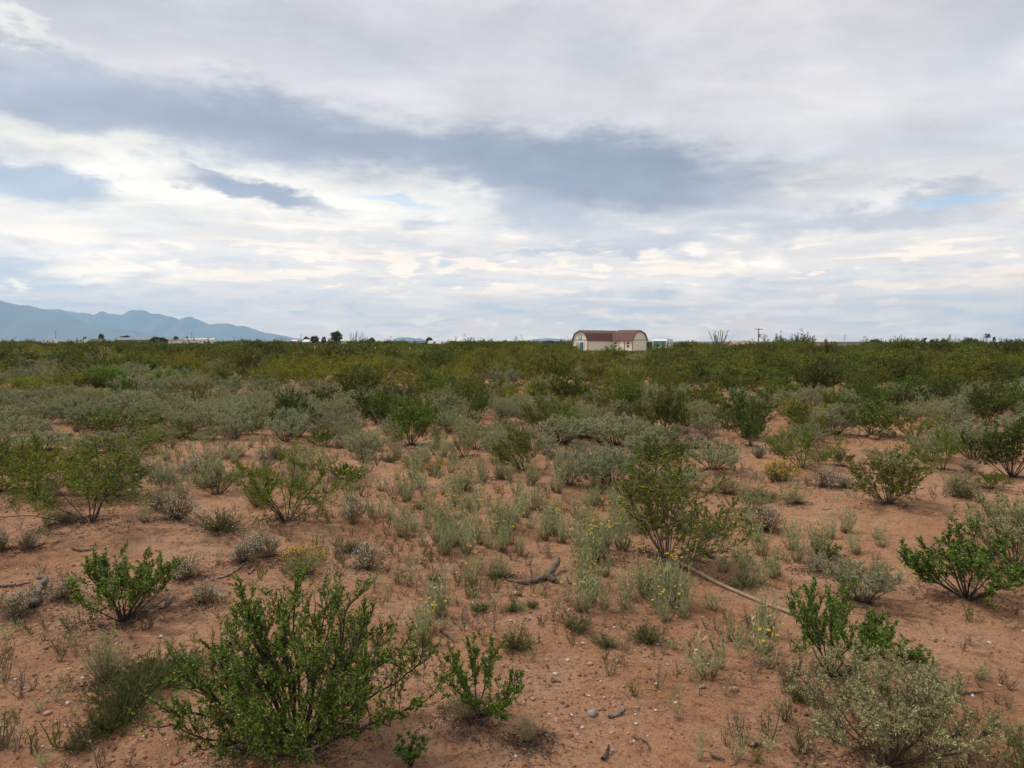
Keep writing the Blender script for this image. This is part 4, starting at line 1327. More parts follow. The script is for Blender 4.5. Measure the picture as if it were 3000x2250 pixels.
GROUPS = {'creosote': ('dark green creosote bush with dark upright stems', 'creosote bushes across the flat'),
          'olive': ('olive green bush of the thicket beyond the sand clearing', 'olive bushes in the thicket'),
          'mesquite': ('feathery olive mesquite shrub with thin arching branches', 'feathery mesquite shrubs'),
          'sage': ('rounded silver-green sagebrush with dark woody foot', 'silver-green sagebrush'),
          'sage_warm': ('rounded yellowish grey sagebrush', 'yellowish grey sagebrush'),
          'tarbush': ('small bright green leafy shrub on red sand', 'small leafy shrubs'),
          'snakeweed': ('small domed brownish snakeweed with white buds on red sand', 'white-budded snakeweed'),
          'greyweed': ('small domed grey weed with few pale buds on red sand', 'grey domed weeds'),
          'darkweed': ('small dark green domed weed on red sand', 'dark domed weeds'),
          'yellowweed': ('dark green domed weed covered in yellow flowers', 'yellow-flowered domed weeds'),
          'lowclump': ('low flat tuft of dark green herb on red sand', 'low green herbs'),
          'paper_fl': ('grey-green wildflower tuft with yellow heads on thin stalks', 'yellow wildflower tufts'),
          'paper': ('grey-green wildflower tuft without flowers, brown at the base', 'flowerless wildflower tufts'),
          'grass': ('bright green mound of tall grass among the shrubs', 'bright green grass mounds'),
          'dry': ('leafless grey dead twiggy shrub on red sand', 'dead twiggy shrubs')}

# kind, foot x, foot y, width, top y (photo pixels) [, own label]
NEAR = [
    ('hero_tarbush', 880, 2215, 560, 1695, 'big leafy bright green shrub with many dark stems, largest on the sand'),
    ('tarbush', 1400, 2110, 215, 1885, 'small leafy green shrub with grey dry skirt at its foot'),
    ('tarbush', 365, 1835, 270, 1618, 'dense dark leafy shrub beside a heap of dead twigs'),
    ('hero_creosote', 1955, 1655, 370, 1325, 'tall airy creosote bush with yellow flowers beside the fallen pole'),
    ('tarbush', 2830, 1770, 290, 1550, 'dark leafy shrub with flat spreading branches in front of pale sagebrush'),
    ('hero_sage', 2600, 2262, 470, 1925, 'big airy grey-green shrub with cream bud heads and dark bare stems'),
    ('tarbush', 2440, 2000, 250, 1715, 'upright bright green leafy shrub behind the budding grey shrub'),
    ('sprout', 2545, 1895, 75, 1800, 'small leafy sprout beside the upright green shrub'),
    ('sprout', 2640, 1950, 85, 1865, 'leafy sprout rising behind the budding grey shrub'),
    ('sprout', 2700, 1955, 60, 1905, 'tiny leafy sprout right of the budding grey shrub'),
    ('tarbush', 720, 2240, 160, 2130, 'low leafy shoot under the left side of the big green shrub'),
    ('sprout', 1205, 2252, 95, 2150, 'low leafy sprout under the right side of the big green shrub'),
    ('sage', 2525, 1775, 215, 1640, 'compact grey-green sagebrush with dark crooked foot behind the upright sprout'),
    ('hero_sage', 2975, 1690, 330, 1462, 'large pale yellow-green sagebrush behind the flat-branched shrub'),
    ('mesquite', 267, 1545, 430, 1290, 'wide mesquite with dark bare forked branches over sand'),
    ('mesquite', 841, 1540, 330, 1318, 'open feathery mesquite with thin dark stems on the sand'),
    ('creosote', 334, 1470, 240, 1357, 'green creosote bush behind the wide forked mesquite'),
    ('creosote', 5, 1450, 190, 1270, 'dense creosote bush cut by the left edge beside pale sagebrush'),
    ('darkweed', 650, 1565, 190, 1490, 'spreading dark green weed left of the open mesquite'),
    ('snakeweed', 520, 1533, 120, 1450, 'grey domed snakeweed between the two mesquites'),
    ('darkweed', 200, 1550, 130, 1505, 'green white-flowered weed at the foot of the wide mesquite'),
    ('snakeweed', 78, 1620, 62, 1560), ('snakeweed', 5, 1625, 75, 1550), ('snakeweed', 545, 1700, 110, 1625), ('snakeweed', 190, 1757, 85, 1698), ('snakeweed', 598, 1775, 95, 1707),
    ('snakeweed', 55, 1810, 100, 1735), ('snakeweed', 710, 1655, 110, 1590), ('snakeweed', 790, 1640, 110, 1555), ('greyweed', 885, 1690, 115, 1622),
    ('yellowweed', 870, 1660, 120, 1595, 'dark weed capped with yellow flowers among white-budded weeds'), ('snakeweed', 1075, 1672, 115, 1602), ('darkweed', 1040, 1625, 60, 1578),
    ('greyweed', 1465, 1695, 95, 1632), ('greyweed', 305, 2010, 130, 1872, 'grey fan-shaped weed on a short crooked foot beside dark herbs'),
    ('greyweed', 1558, 2180, 80, 2095), ('greyweed', 1370, 2130, 110, 2035), ('lowclump', 470, 1995, 230, 1895), ('lowclump', 390, 2065, 230, 1950), ('lowclump', 310, 2135, 190, 2045), ('lowclump', 215, 2195, 120, 2150), ('lowclump', 430, 2020, 160, 1920), ('lowclump', 360, 2110, 150, 2020),
    ('lowclump', 560, 1960, 130, 1905), ('dry', 480, 1790, 190, 1735, 'heap of leafless grey dead twigs beside the dark leafy shrub'), ('dry', 420, 1810, 120, 1760),
    ('darkweed', 2070, 1640, 70, 1605), ('lowclump', 2180, 1720, 130, 1690), ('lowclump', 1900, 1880, 110, 1820), ('lowclump', 1690, 1850, 110, 1800), ('lowclump', 1780, 1895, 110, 1860), ('lowclump', 1510, 1895, 130, 1840),
    ('lowclump', 1410, 1790, 70, 1758), ('lowclump', 1500, 1790, 70, 1760), ('lowclump', 1270, 1700, 60, 1675), ('lowclump', 1560, 1780, 60, 1755), ('lowclump', 2240, 1470, 150, 1435), ('lowclump', 2350, 2060, 90, 2005), ('lowclump', 1235, 1490, 60, 1470),
    ('mesquite', 110, 1470, 300, 1285, 'yellow-tinged mesquite spreading at the left edge behind the wide forked one'), ('olive', 400, 1335, 230, 1245), ('olive', 215, 1400, 250, 1310), ('sage', 330, 1330, 150, 1270), ('sage_warm', 480, 1300, 120, 1250), ('sage', 60, 1290, 150, 1225), ('creosote', 300, 1270, 130, 1200),
    ('sage', 720, 1235, 140, 1170), ('sage', 860, 1215, 140, 1150), ('sage', 930, 1240, 120, 1180), ('sage_warm', 1240, 1225, 120, 1165), ('sage', 1560, 1240, 130, 1180), ('sage', 1720, 1290, 140, 1225), ('sage', 1890, 1320, 130, 1250), ('creosote', 1300, 1240, 110, 1165), ('olive', 1750, 1225, 150, 1150), ('olive', 2350, 1250, 170, 1170), ('creosote', 2050, 1215, 140, 1135), ('olive', 2680, 1290, 170, 1205),
    ('sage', 1990, 1440, 150, 1375), ('greyweed', 2130, 1450, 120, 1395),
    # middle distance
    ('plume_grass', 310, 1135, 135, 1052, 'bright green mound of tall grass with pale nodding plumes'), ('grass', 113, 1063, 95, 1027), ('grass', 32, 1077, 75, 1046), ('grass', 95, 1136, 140, 1088), ('grass', 479, 1149, 125, 1112), ('grass', 240, 1167, 140, 1128),
    ('sage', 224, 1244, 125, 1167), ('sage', 340, 1217, 125, 1149), ('sage', 565, 1226, 120, 1167), ('sage', 678, 1262, 140, 1180), ('sage_warm', 770, 1195, 160, 1136), ('sage', 877, 1285, 90, 1200), ('sage', 995, 1270, 115, 1195),
    ('sage', 130, 1330, 170, 1262), ('sage', 253, 1335, 110, 1285), ('sage', 545, 1270, 125, 1212), ('sage_warm', 622, 1294, 90, 1256), ('sage', 440, 1190, 110, 1140), ('sage_warm', 620, 1180, 130, 1130), ('sage', 60, 1190, 120, 1140), ('sage', 20, 1240, 110, 1190),
    ('creosote', 375, 1290, 190, 1200), ('mesquite', 484, 1203, 195, 1140), ('creosote', 538, 1289, 80, 1240), ('creosote', 960, 1200, 140, 1130), ('olive', 770, 1130, 130, 1080), ('creosote', 425, 1100, 110, 1045), ('mesquite', 741, 1280, 110, 1224), ('tarbush', 950, 1312, 65, 1253),
    ('darkweed', 809, 1348, 110, 1305), ('creosote', 1203, 1312, 155, 1167), ('sage', 1104, 1217, 105, 1147), ('sage_warm', 1014, 1253, 90, 1213), ('sage', 1312, 1271, 80, 1206), ('creosote', 1529, 1384, 145, 1253), ('sage', 1466, 1353, 95, 1262),
    ('sage', 1650, 1307, 180, 1224), ('sage', 1800, 1312, 180, 1220), ('sage', 1669, 1429, 95, 1328), ('sage', 1790, 1430, 185, 1312), ('sage_warm', 1362, 1343, 78, 1268), ('creosote', 1380, 1262, 60, 1215), ('creosote', 1407, 1226, 70, 1140), ('sage', 1475, 1244, 78, 1170),
    ('creosote', 1945, 1271, 140, 1140), ('creosote', 1854, 1253, 90, 1172), ('creosote', 1930, 1405, 130, 1268), ('mesquite', 1651, 1289, 110, 1180), ('greyweed', 1357, 1443, 90, 1390, 'round dense grey weed like a cushion among wildflowers'), ('darkweed', 1465, 1407, 56, 1368),
    ('yellowweed', 1276, 1389, 78, 1345, 'yellow-flowered dark weed in front of the vase-shaped creosote'), ('dry', 1104, 1366, 60, 1305), ('dry', 1154, 1466, 90, 1398), ('greyweed', 1574, 1497, 60, 1443), ('olive', 1655, 1172, 135, 1100), ('dry', 1260, 1395, 70, 1340),
    ('creosote', 2149, 1158, 120, 1086, 'very dark dense creosote bush standing out of the olive thicket'), ('sage', 2443, 1280, 125, 1192, 'pale silver sagebrush dome beside a spreading creosote'), ('creosote', 2556, 1285, 165, 1172), ('sage', 2773, 1203, 90, 1156), ('sage', 2886, 1217, 112, 1152), ('sage', 2787, 1271, 112, 1202),
    ('creosote', 2963, 1407, 225, 1228, 'tall leaning creosote at the right edge above red sand'), ('mesquite', 2760, 1385, 170, 1256), ('creosote', 2199, 1312, 84, 1218), ('mesquite', 2353, 1380, 210, 1250), ('creosote', 2466, 1371, 70, 1322), ('creosote', 2601, 1488, 200, 1330, 'squat creosote with bare stalks at its foot and grey twigs on top'),
    ('yellowweed', 2267, 1411, 98, 1342), ('snakeweed', 2407, 1430, 78, 1370), ('snakeweed', 2475, 1434, 58, 1396), ('darkweed', 2827, 1461, 115, 1413, 'low green weed dotted with white flowers near the right edge'), ('sage', 2090, 1385, 160, 1298), ('sage_warm', 2600, 1370, 130, 1318),
    ('mesquite', 2900, 1440, 130, 1385), ('dry', 2080, 1290, 90, 1235), ('dry', 2230, 1260, 120, 1200), ('sage_warm', 2200, 1500, 90, 1445), ('dry', 1990, 1520, 90, 1470), ('snakeweed', 2240, 1560, 110, 1490), ('dry', 2080, 1570, 90, 1520), ('snakeweed', 2390, 1680, 70, 1630),
    ('greyweed', 2330, 1480, 80, 1440), ('tarbush', 2420, 1640, 90, 1590), ('tarbush', 1000, 1410, 70, 1360), ('snakeweed', 590, 1385, 80, 1345), ('greyweed', 680, 1345, 100, 1305), ('greyweed', 1370, 1490, 70, 1450), ('dry', 1290, 1760, 60, 1720),
]
PLACED = []
for row in NEAR:
    kind, px, py, w, yt = row[:5]
    x, y, z, wm, h = measure(px, py, w, yt)
    PLACED.append((kind, x, y, wm, h, row[5] if len(row) > 5 else None))
    if kind in ('hero_tarbush', 'tarbush', 'hero_creosote', 'hero_sage', 'sage', 'mesquite', 'creosote', 'sage_warm', 'snakeweed', 'greyweed', 'darkweed') and y < 14:
        MOUNDS.append((x, y, wm * 0.55 + 0.05, min(0.045, 0.05 * wm + 0.008)))
    TAKEN.append((x, y, wm * 0.36))

build_ground()
MA = np.array(MOUNDS)


def gz(x, y):
    h = float(ground_h(x, y))
    q = ((x - MA[:, 0]) ** 2 + (y - MA[:, 1]) ** 2) / MA[:, 2] ** 2
    return h + float((MA[:, 3] * np.exp(-q * 1.6)).sum())


ALL = []


def put(kind, x, y, w, h, own=None, **k):
    n, c = NAMES[kind]
    g = GROUPS.get(kind)
    o = plant(kind, n, (x, y, gz(x, y)), w, h, own or g[0], c, None if own else g[1], **k)
    ALL.append((o, kind, x, y, w, h, own))
    return o


for kind, x, y, wm, h, own in PLACED:
    put(kind, x, y, wm, h, own)

# ---------------------------------------------------------------- wildflower tufts in drifts over the clearing
DRIFTS = [(1180, 1480, 75, 32, 16), (1290, 1560, 70, 25, 13), (1400, 1565, 65, 25, 12), (1510, 1560, 60, 25, 10), (1620, 1570, 45, 22, 7), (1740, 1480, 75, 40, 20), (1770, 1560, 60, 35, 14), (1740, 1665, 60, 35, 11),
          (1690, 1750, 45, 28, 7), (1900, 1765, 70, 28, 12), (2030, 1795, 60, 25, 6), (1270, 1375, 110, 24, 16), (1180, 1330, 60, 14, 7), (1480, 1395, 70, 20, 9), (1690, 1385, 60, 20, 8), (2160, 1610, 30, 60, 7), (2240, 1900, 45, 40, 4),
          (2110, 1950, 30, 40, 2), (1280, 1820, 30, 40, 4), (1330, 1460, 120, 30, 12), (640, 1330, 80, 18, 9), (700, 1380, 110, 18, 7), (900, 1360, 60, 20, 7), (2250, 1560, 50, 60, 6), (2380, 1610, 60, 40, 5), (2080, 1700, 60, 40, 5), (1340, 1640, 60, 40, 4),
          (1570, 1650, 40, 40, 3), (980, 1450, 90, 40, 6), (2250, 1700, 60, 40, 4), (2480, 1600, 80, 40, 4), (1500, 1480, 120, 30, 8), (160, 1470, 120, 30, 5)]
SINGLES = [(1990, 2110, 70, 1985, 'paper'), (2155, 2225, 85, 2120, 'paper'), (2050, 2230, 40, 2130, 'paper'), (2110, 1960, 60, 1850, 'paper_fl'), (2240, 1955, 120, 1850, 'paper_fl'), (2960, 2180, 60, 2090, 'paper'), (2280, 1640, 60, 1590, 'paper'),
           (2580, 1600, 60, 1555, 'paper'), (2870, 1990, 70, 1930, 'paper'), (1265, 1855, 100, 1740, 'paper_fl'), (1700, 1790, 100, 1670, 'paper_fl'), (425, 1540, 60, 1470, 'paper_fl'), (640, 1650, 40, 1590, 'paper')]
rp = np.random.default_rng(17)
for px, py, w, yt, kind in SINGLES:
    x, y, z, wm, h = measure(px, py, w, yt)
    put(kind, x, y, wm, h); TAKEN.append((x, y, wm * .3))
for cx, cy, sx, sy, n in DRIFTS:
    for _ in range(n):
        px, py = rp.normal(cx, sx), rp.normal(cy, sy)
        if not 1300 < py < 2240: continue
        if 1850 < px < 2380 and -10 < py - (1622 + (px - 1880) * 0.407) < 75: continue          # the pole lies clear
        if 1470 < px < 1660 and 1690 < py < 1790: continue
        x, y, z = hit(px, py)
        if any((x - a) ** 2 + (y - b) ** 2 < (r * 0.55) ** 2 for a, b, r in TAKEN): continue
        s = rp.uniform(0.6, 1.25)
        fl = rp.uniform() < 0.55
        put('paper_fl' if fl else 'paper', x, y, 0.19 * s * rp.uniform(.85, 1.4), (0.30 if fl else 0.20) * s)
        TAKEN.append((x, y, 0.05))

# ---------------------------------------------------------------- the thicket
WINDOWS = [(1668, 1912, 1026, 50, 119), (1898, 1992, 1018, 60, 123), (480, 640, 1005, 70, 390), (110, 260, 1003, 70, 345), (845, 1012, 1005, 70, 265), (1190, 1316, 1007, 70, 228), (1580, 1634, 1004, 70, 285), (2392, 2530, 1011, 70, 245), (2140, 2222, 1006, 84, 205),
           (1000, 1100, 998, 60, 86), (2060, 2145, 1004, 50, 80)]
POSTS = [922, 1099, 1200, 1307, 1558, 2062, 2272, 2543, 2847]


def hcap(x, y):
    px = 1500 + x / y * FPX
    cap = 9.0
    for a, b, ym, d0, d1 in WINDOWS:
        if a < px < b and d0 < y < d1: cap = min(cap, CAM_H - (ym - 1000) / FPX * y)
    if 40 < y < 78 and min(abs(px - p) for p in POSTS) < 14: cap = min(cap, CAM_H - 27 / FPX * y)
    return cap - float(ground_h(x, y))


HARD = [(at(1790, 124)[0], 124.5, 6.5), (at(1952, 127)[0], 127, 4.0)]
rv = np.random.default_rng(23)
GRID = {}


def free(x, y, r):
    k = (int(x // 2), int(y // 2))
    for i in range(-1, 2):
        for j in range(-1, 2):
            for a, b, q in GRID.get((k[0] + i, k[1] + j), ()):
                if (a - x) ** 2 + (b - y) ** 2 < (r + q) ** 2: return False
    return all((a - x) ** 2 + (b - y) ** 2 > (q + r) ** 2 for a, b, q in HARD)


def take(x, y, r):
    GRID.setdefault((int(x // 2), int(y // 2)), []).append((x, y, r))


for x, y, r in TAKEN: take(x, y, r)


def patch(x, y, s, o):
    """slowly varying -1..1"""
    return math.sin(x / s + o) * math.sin(y / s * 0.8 + o * 1.7) + 0.5 * math.sin((x + y) / s * 1.9 + o * 3)


LIST = []      # (dist, kind, x, y, w, h)
def try_fill(n, d0, d1, pick, tight):
    for _ in range(n):
        y = math.sqrt(rv.uniform(d0 * d0, d1 * d1))
        px = rv.uniform(-650, 3650)
        x = (px - 1500) / FPX * y
        got = pick(px, x, y)
        if not got: continue
        kind, w, h = got
        c = hcap(x, y)
        if c < 0.35: continue
        if h > c * 0.97:
            s = c * rv.uniform(.7, .97) / h; h *= s; w *= max(s, 0.6)
        if free(x, y, w * tight):
            take(x, y, w * tight); LIST.append((y, kind, x, y, w, h))


def pick_mid(px, x, y):                    # 10-20 m: scattered
    py = 1000 + CAM_H / y * FPX
    edge = np.interp(px, [-200, 300, 900, 1250, 1500, 1900, 2150, 2600, 3200], [10.6, 11.0, 12.4, 12.2, 11.4, 12.6, 14.5, 14.8, 13.2])
    if y < edge and rv.uniform() < 0.95: return None
    u = rv.uniform()
    left = px < 1000
    s = rv.uniform(.75, 1.25)
    if u < (0.58 if left else 0.40): return ('sage' if rv.uniform() < .7 else 'sage_warm', 0.75 * s, 0.52 * s)
    if u < 0.74: return ('creosote', 0.85 * s, 0.78 * s)
    if u < 0.84: return ('olive', 1.0 * s, 0.62 * s)
    if u < 0.90: return ('mesquite', 1.0 * s, 0.7 * s)
    return ('snakeweed' if rv.uniform() < .5 else 'greyweed', 0.4 * s, 0.28 * s)


def pick_small(px, x, y):                  # low stuff that carries the scrub out over the sand
    if px > 1900 and y < 8.5: return None
    if patch(x, y, 1.6, 0.7) < (-0.55 if px < 1900 else 0.1): return None
    s = rv.uniform(.65, 1.35); u = rv.uniform()
    if u < .22: return ('greyweed', 0.30 * s, 0.22 * s)
    if u < .34: return ('snakeweed', 0.28 * s, 0.21 * s)
    if u < .45: return ('dry', 0.34 * s, 0.24 * s)
    if u < .58: return ('lowclump', 0.34 * s, 0.12 * s)
    if u < .90: return ('sage_warm' if rv.uniform() < .5 else 'sage', 0.50 * s, 0.36 * s)
    return ('darkweed', 0.32 * s, 0.2 * s)


def pick_thick(px, x, y):                  # 19-45 m: closing up; sage stays in drifts, mostly left and centre
    s = rv.uniform(.6, 1.4)
    sg = patch(x, y, 3.5, 0.4) + (0.55 if px < 1100 else (0.05 if px < 2000 else -0.35)) + (0.3 if y < 24 else -(y - 24) * 0.032)
    u = rv.uniform()
    if sg > 0.45 and u < 0.7: return ('sage' if rv.uniform() < .75 else 'sage_warm', 0.95 * s, 0.62 * s)
    if px < 800 and y > 20 and u > 0.88: return ('grass', 1.6 * s, 0.85 * s)
    ol = patch(x, y, 6.0, 2.2)
    if u < 0.07: return ('mesquite', 1.5 * s, 0.95 * s)
    if (ol + rv.normal() * 0.5) > -0.15: return ('olive', 1.65 * s, 0.95 * s)
    return ('creosote', 1.3 * s, 1.02 * s)


def pick_far(px, x, y):
    s = rv.uniform(.6, 1.45)
    ol = patch(x, y, 9.0, 1.1)
    if rv.uniform() < 0.09 and px < 900: return ('grass', 2.0 * s, 0.85 * s)
    if patch(x, y, 7.0, 3.3) > 0.75 and y < 80 and rv.uniform() < .5: return ('sage_warm', 1.5 * s, 0.8 * s)
    if px > 2150 and 85 < y < 220 and rv.uniform() < 0.25: return ('creosote' if rv.uniform() < .6 else 'olive', 2.4 * s, rv.uniform(2.1, 2.9))
    if y > 85 and rv.uniform() < 0.10: return ('creosote' if rv.uniform() < .5 else 'olive', 2.0 * s, rv.uniform(1.7, 2.15))
    if (ol + rv.normal() * 0.6) > -0.1: return ('olive', 2.2 * s, 1.15 * s)
    return ('creosote', 1.85 * s, 1.28 * s)


try_fill(1300, 6.5, 14.0, pick_small, 0.50)
try_fill(2850, 10.4, 20, pick_mid, 0.41)
try_fill(3400, 18.5, 45, pick_thick, 0.45)
try_fill(6700, 45, 80, pick_far, 0.40)
try_fill(11500, 80, 150, pick_far, 0.42)
try_fill(11500, 150, 700, pick_far, 0.5)

# named taller bushes on the skyline
SKY_BUSH = [('creosote', 1345, 1392, 990, 62, 'tall dark bush with upright leafy stems breaking the skyline'), ('olive', 1308, 1346, 991, 66, 'pale green bush beside the tall dark skyline bush'), ('olive', 1478, 1545, 989, 70, 'light feathery tall bush on the skyline left of the tank'),
            ('mesquite', 2212, 2302, 984, 74, 'tall grey-green mesquite at the foot of the utility pole'), ('mesquite', 2296, 2372, 986, 80, 'broad mesquite crown right of the one below the utility pole'),
            ('creosote', 2620, 2690, 1000, 60, 'dark brown-green bush under the thin ocotillo'), ('olive', 1200, 1225, 996, 200, 'small bush left of the metal-roofed house'), ('creosote', 2930, 2995, 996, 64, 'dark bush near the right edge of the skyline'),
            ('creosote', 2150, 2215, 1003, 76, 'dark bush in front of the brown-roofed house'), ('olive', 1420, 1470, 998, 90, 'low pale bush on the skyline left of the feathery one'), ('creosote', 2290, 2330, 1000, 72, 'dark bush in front of the broad mesquite crown'), ('creosote', 2560, 2620, 1001, 66, 'dark round bush below the spreading tree')]
for kind, x0, x1, yt, D, lab in SKY_BUSH:
    x, y, z = at((x0 + x1) / 2, D)
    put(kind, x, y, (x1 - x0) / FPX * D, CAM_H + (1000 - yt) / FPX * D - z, lab)

LIST.sort(key=lambda r: r[0])
have = {}
for r in PLACED: have[r[0]] = have.get(r[0], 0) + 1
LIMIT = {'greyweed': 280, 'snakeweed': 280, 'creosote': 285, 'olive': 290, 'mesquite': 250, 'sage': 200, 'sage_warm': 90, 'grass': 120}
REST = {}
for d, kind, x, y, w, h in LIST:
    if have.get(kind, 0) < LIMIT.get(kind, 280) and d < 75 and abs(x / y) < 0.5 * 3000 / FPX + 0.35 * w / y:
        have[kind] = have.get(kind, 0) + 1
        put(kind, x, y, w, h)
    else:
        REST.setdefault(kind, []).append((x, y, float(ground_h(x, y)), w, h))


# ---------------------------------------------------------------- stuff: what nobody would count, instanced on points
def joined(parts, name):
    V, Q, MI, mats = [], [], [], []
    n = 0
    for k, (_, me) in enumerate(parts):
        v = np.empty(len(me.vertices) * 3, np.float32); me.vertices.foreach_get('co', v)
        q = np.empty(len(me.loops), np.int32); me.loops.foreach_get('vertex_index', q)
        V.append(v.reshape(-1, 3)); Q.append(q.reshape(len(me.polygons), -1) + n); n += len(me.vertices)
        MI.append(np.full(len(me.polygons), k, np.int32)); mats.append(me.materials[0])
    m = mesh_quads(name, np.concatenate(V), np.concatenate(Q))
    for a in mats: m.materials.append(a)
    m.polygons.foreach_set('material_index', np.concatenate(MI))
    return bpy.data.objects.new(name, m)


def scatter(name, sources, pts, scl, rot, label, cat):
    """one object whose points each carry a copy of one of the sources"""
    c = bpy.data.collections.new(name + '_source')
    for o in sources: c.objects.link(o)
    pts = np.asarray(pts, np.float32)
    me = bpy.data.meshes.new(name)
    me.vertices.add(len(pts)); me.vertices.foreach_set('co', pts.ravel())
    a = me.attributes.new('scl', 'FLOAT_VECTOR', 'POINT'); a.data.foreach_set('vector', np.asarray(scl, np.float32).ravel())
    a = me.attributes.new('rot', 'FLOAT_VECTOR', 'POINT'); a.data.foreach_set('vector', np.asarray(rot, np.float32).ravel())
    o = link(name, me)
    tag(o, label, cat, kind='stuff')
    ng = bpy.data.node_groups.new(name, 'GeometryNodeTree')
    ng.interface.new_socket('Geometry', in_out='INPUT', socket_type='NodeSocketGeometry')
    ng.interface.new_socket('Geometry', in_out='OUTPUT', socket_type='NodeSocketGeometry')
    N = ng.nodes
    gi, go = N.new('NodeGroupInput'), N.new('NodeGroupOutput')
    ci = N.new('GeometryNodeCollectionInfo'); ci.inputs['Collection'].default_value = c
    ci.inputs['Separate Children'].default_value = True; ci.inputs['Reset Children'].default_value = True
    ip = N.new('GeometryNodeInstanceOnPoints'); ip.inputs['Pick Instance'].default_value = True
    def attr(nm):
        n = N.new('GeometryNodeInputNamedAttribute'); n.data_type = 'FLOAT_VECTOR'; n.inputs['Name'].default_value = nm
        return n.outputs['Attribute']
    rv_ = N.new('FunctionNodeRandomValue'); rv_.data_type = 'INT'; rv_.inputs['Min'].default_value = 0; rv_.inputs['Max'].default_value = len(sources) - 1
    er = N.new('FunctionNodeEulerToRotation')
    ng.links.new(attr('rot'), er.inputs[0])
    ng.links.new(gi.outputs[0], ip.inputs['Points']); ng.links.new(ci.outputs[0], ip.inputs['Instance'])
    ng.links.new(er.outputs[0], ip.inputs['Rotation']); ng.links.new(attr('scl'), ip.inputs['Scale'])
    out_i = [s for s in rv_.outputs if s.type == 'INT'][0]
    for s in rv_.inputs:
        if s.type == 'INT' and s.name == 'Min': s.default_value = 0
        if s.type == 'INT' and s.name == 'Max': s.default_value = len(sources) - 1
    ng.links.new(out_i, ip.inputs['Instance Index'])
    ng.links.new(ip.outputs[0], go.inputs[0])
    o.modifiers.new('scatter', 'NODES').node_group = ng
    return o


FARLAB = {'creosote': ('distant_creosote_scrub', 'dark green creosote scrub covering the far flat'), 'olive': ('distant_olive_scrub', 'olive green scrub covering the far flat'),
          'sage': ('distant_silver_sage', 'silver-green sage drifts beyond the clearing'), 'sage_warm': ('distant_grey_sage', 'yellowish grey sage drifts beyond the clearing'),
          'grass': ('distant_green_grass', 'bright green grass patches far off'), 'mesquite': ('distant_mesquite_scrub', 'feathery mesquite scrub far off')}
for kind, rows in REST.items():
    if kind not in FARLAB: continue
    rows = np.array(rows)
    srcs = [joined(v[0], kind + '_source') for v in LIB[kind]]
    w0 = np.mean([v[1] for v in LIB[kind]]); h0 = np.mean([v[2] for v in LIB[kind]])
    sc = np.stack([rows[:, 3] / w0, rows[:, 3] / w0, rows[:, 4] / h0], 1)
    ro = np.zeros((len(rows), 3)); ro[:, 2] = rv.uniform(0, 6.28, len(rows))
    scatter(FARLAB[kind][0], srcs, rows[:, :3], sc, ro, FARLAB[kind][1], 'scrub')
print('thicket', {k: len(v) for k, v in REST.items()}, have)


# ---------------------------------------------------------------- say of each plant what sets it apart
SHORT = {'creosote': 'dark green creosote bush', 'olive': 'olive green bush', 'mesquite': 'feathery mesquite shrub', 'sage': 'silver-green sagebrush', 'sage_warm': 'yellowish grey sagebrush', 'tarbush': 'bright green leafy shrub',
         'snakeweed': 'white-budded domed snakeweed', 'greyweed': 'grey domed weed', 'darkweed': 'dark green domed weed', 'yellowweed': 'yellow-flowered domed weed', 'lowclump': 'low dark green herb', 'paper_fl': 'yellow-flowered grey-green tuft',
         'paper': 'flowerless grey-green tuft', 'grass': 'bright green grass mound', 'dry': 'leafless dead twig shrub', 'sprout': 'leafy sprout', 'plume_grass': 'plumed grass mound', 'hero_tarbush': 'big leafy shrub', 'hero_creosote': 'tall creosote', 'hero_sage': 'cream-budded shrub'}
MARKS = [('the big leafy green shrub', 930, 2215, .9), ('the tall yellow-flowered creosote', 1945, 1655, .9), ('the flat-branched leafy shrub', 2830, 1770, .8), ('the big cream-budded grey shrub', 2590, 2262, .8), ('the wide forked mesquite', 267, 1545, 1.0), ('the open feathery mesquite', 841, 1540, .9),
         ('the gnarled grey branch', 1570, 1710, .8), ('the fallen tan pole', 2230, 1770, .8), ('the vase-shaped creosote', 1203, 1312, 1.2), ('the pale silver sagebrush dome', 2443, 1280, 1.6), ('the bleached stump', 112, 1770, .7), ('the dark leafy shrub', 365, 1835, .7), ('the cushion-like grey weed', 1357, 1443, .9),
         ('the large grey stone', 1736, 2094, .6), ('the squat creosote', 2601, 1488, 1.0), ('the largest pale sagebrush', 2975, 1690, .8), ('the right-edge creosote', 2963, 1407, 1.0), ('the very dark creosote', 2149, 1158, 3.0), ('the plumed grass mound', 310, 1135, 4.0), ('the upright green sprout', 2405, 2000, .5)]
MP = [(n, *hit(px, py)[:2], r) for n, px, py, r in MARKS]
XY = np.array([(a[2], a[3]) for a in ALL])
SZ, RT = {}, {}
for a in ALL: RT.setdefault(a[1], []).append(a[4] / a[5])
BRIEF = {'creosote': 'creosote', 'olive': 'olive bush', 'mesquite': 'mesquite', 'sage': 'silver sagebrush', 'sage_warm': 'grey sagebrush', 'tarbush': 'leafy shrub', 'snakeweed': 'snakeweed', 'greyweed': 'grey weed', 'darkweed': 'dark weed', 'yellowweed': 'yellow weed',
         'lowclump': 'green herb', 'paper_fl': 'flowering tuft', 'paper': 'flowerless tuft', 'grass': 'grass mound', 'plume_grass': 'plumed grass', 'dry': 'dead shrub', 'sprout': 'sprout', 'hero_tarbush': 'big shrub', 'hero_creosote': 'tall creosote', 'hero_sage': 'budding shrub'}
for a in ALL: SZ.setdefault(a[1], []).append(a[5])
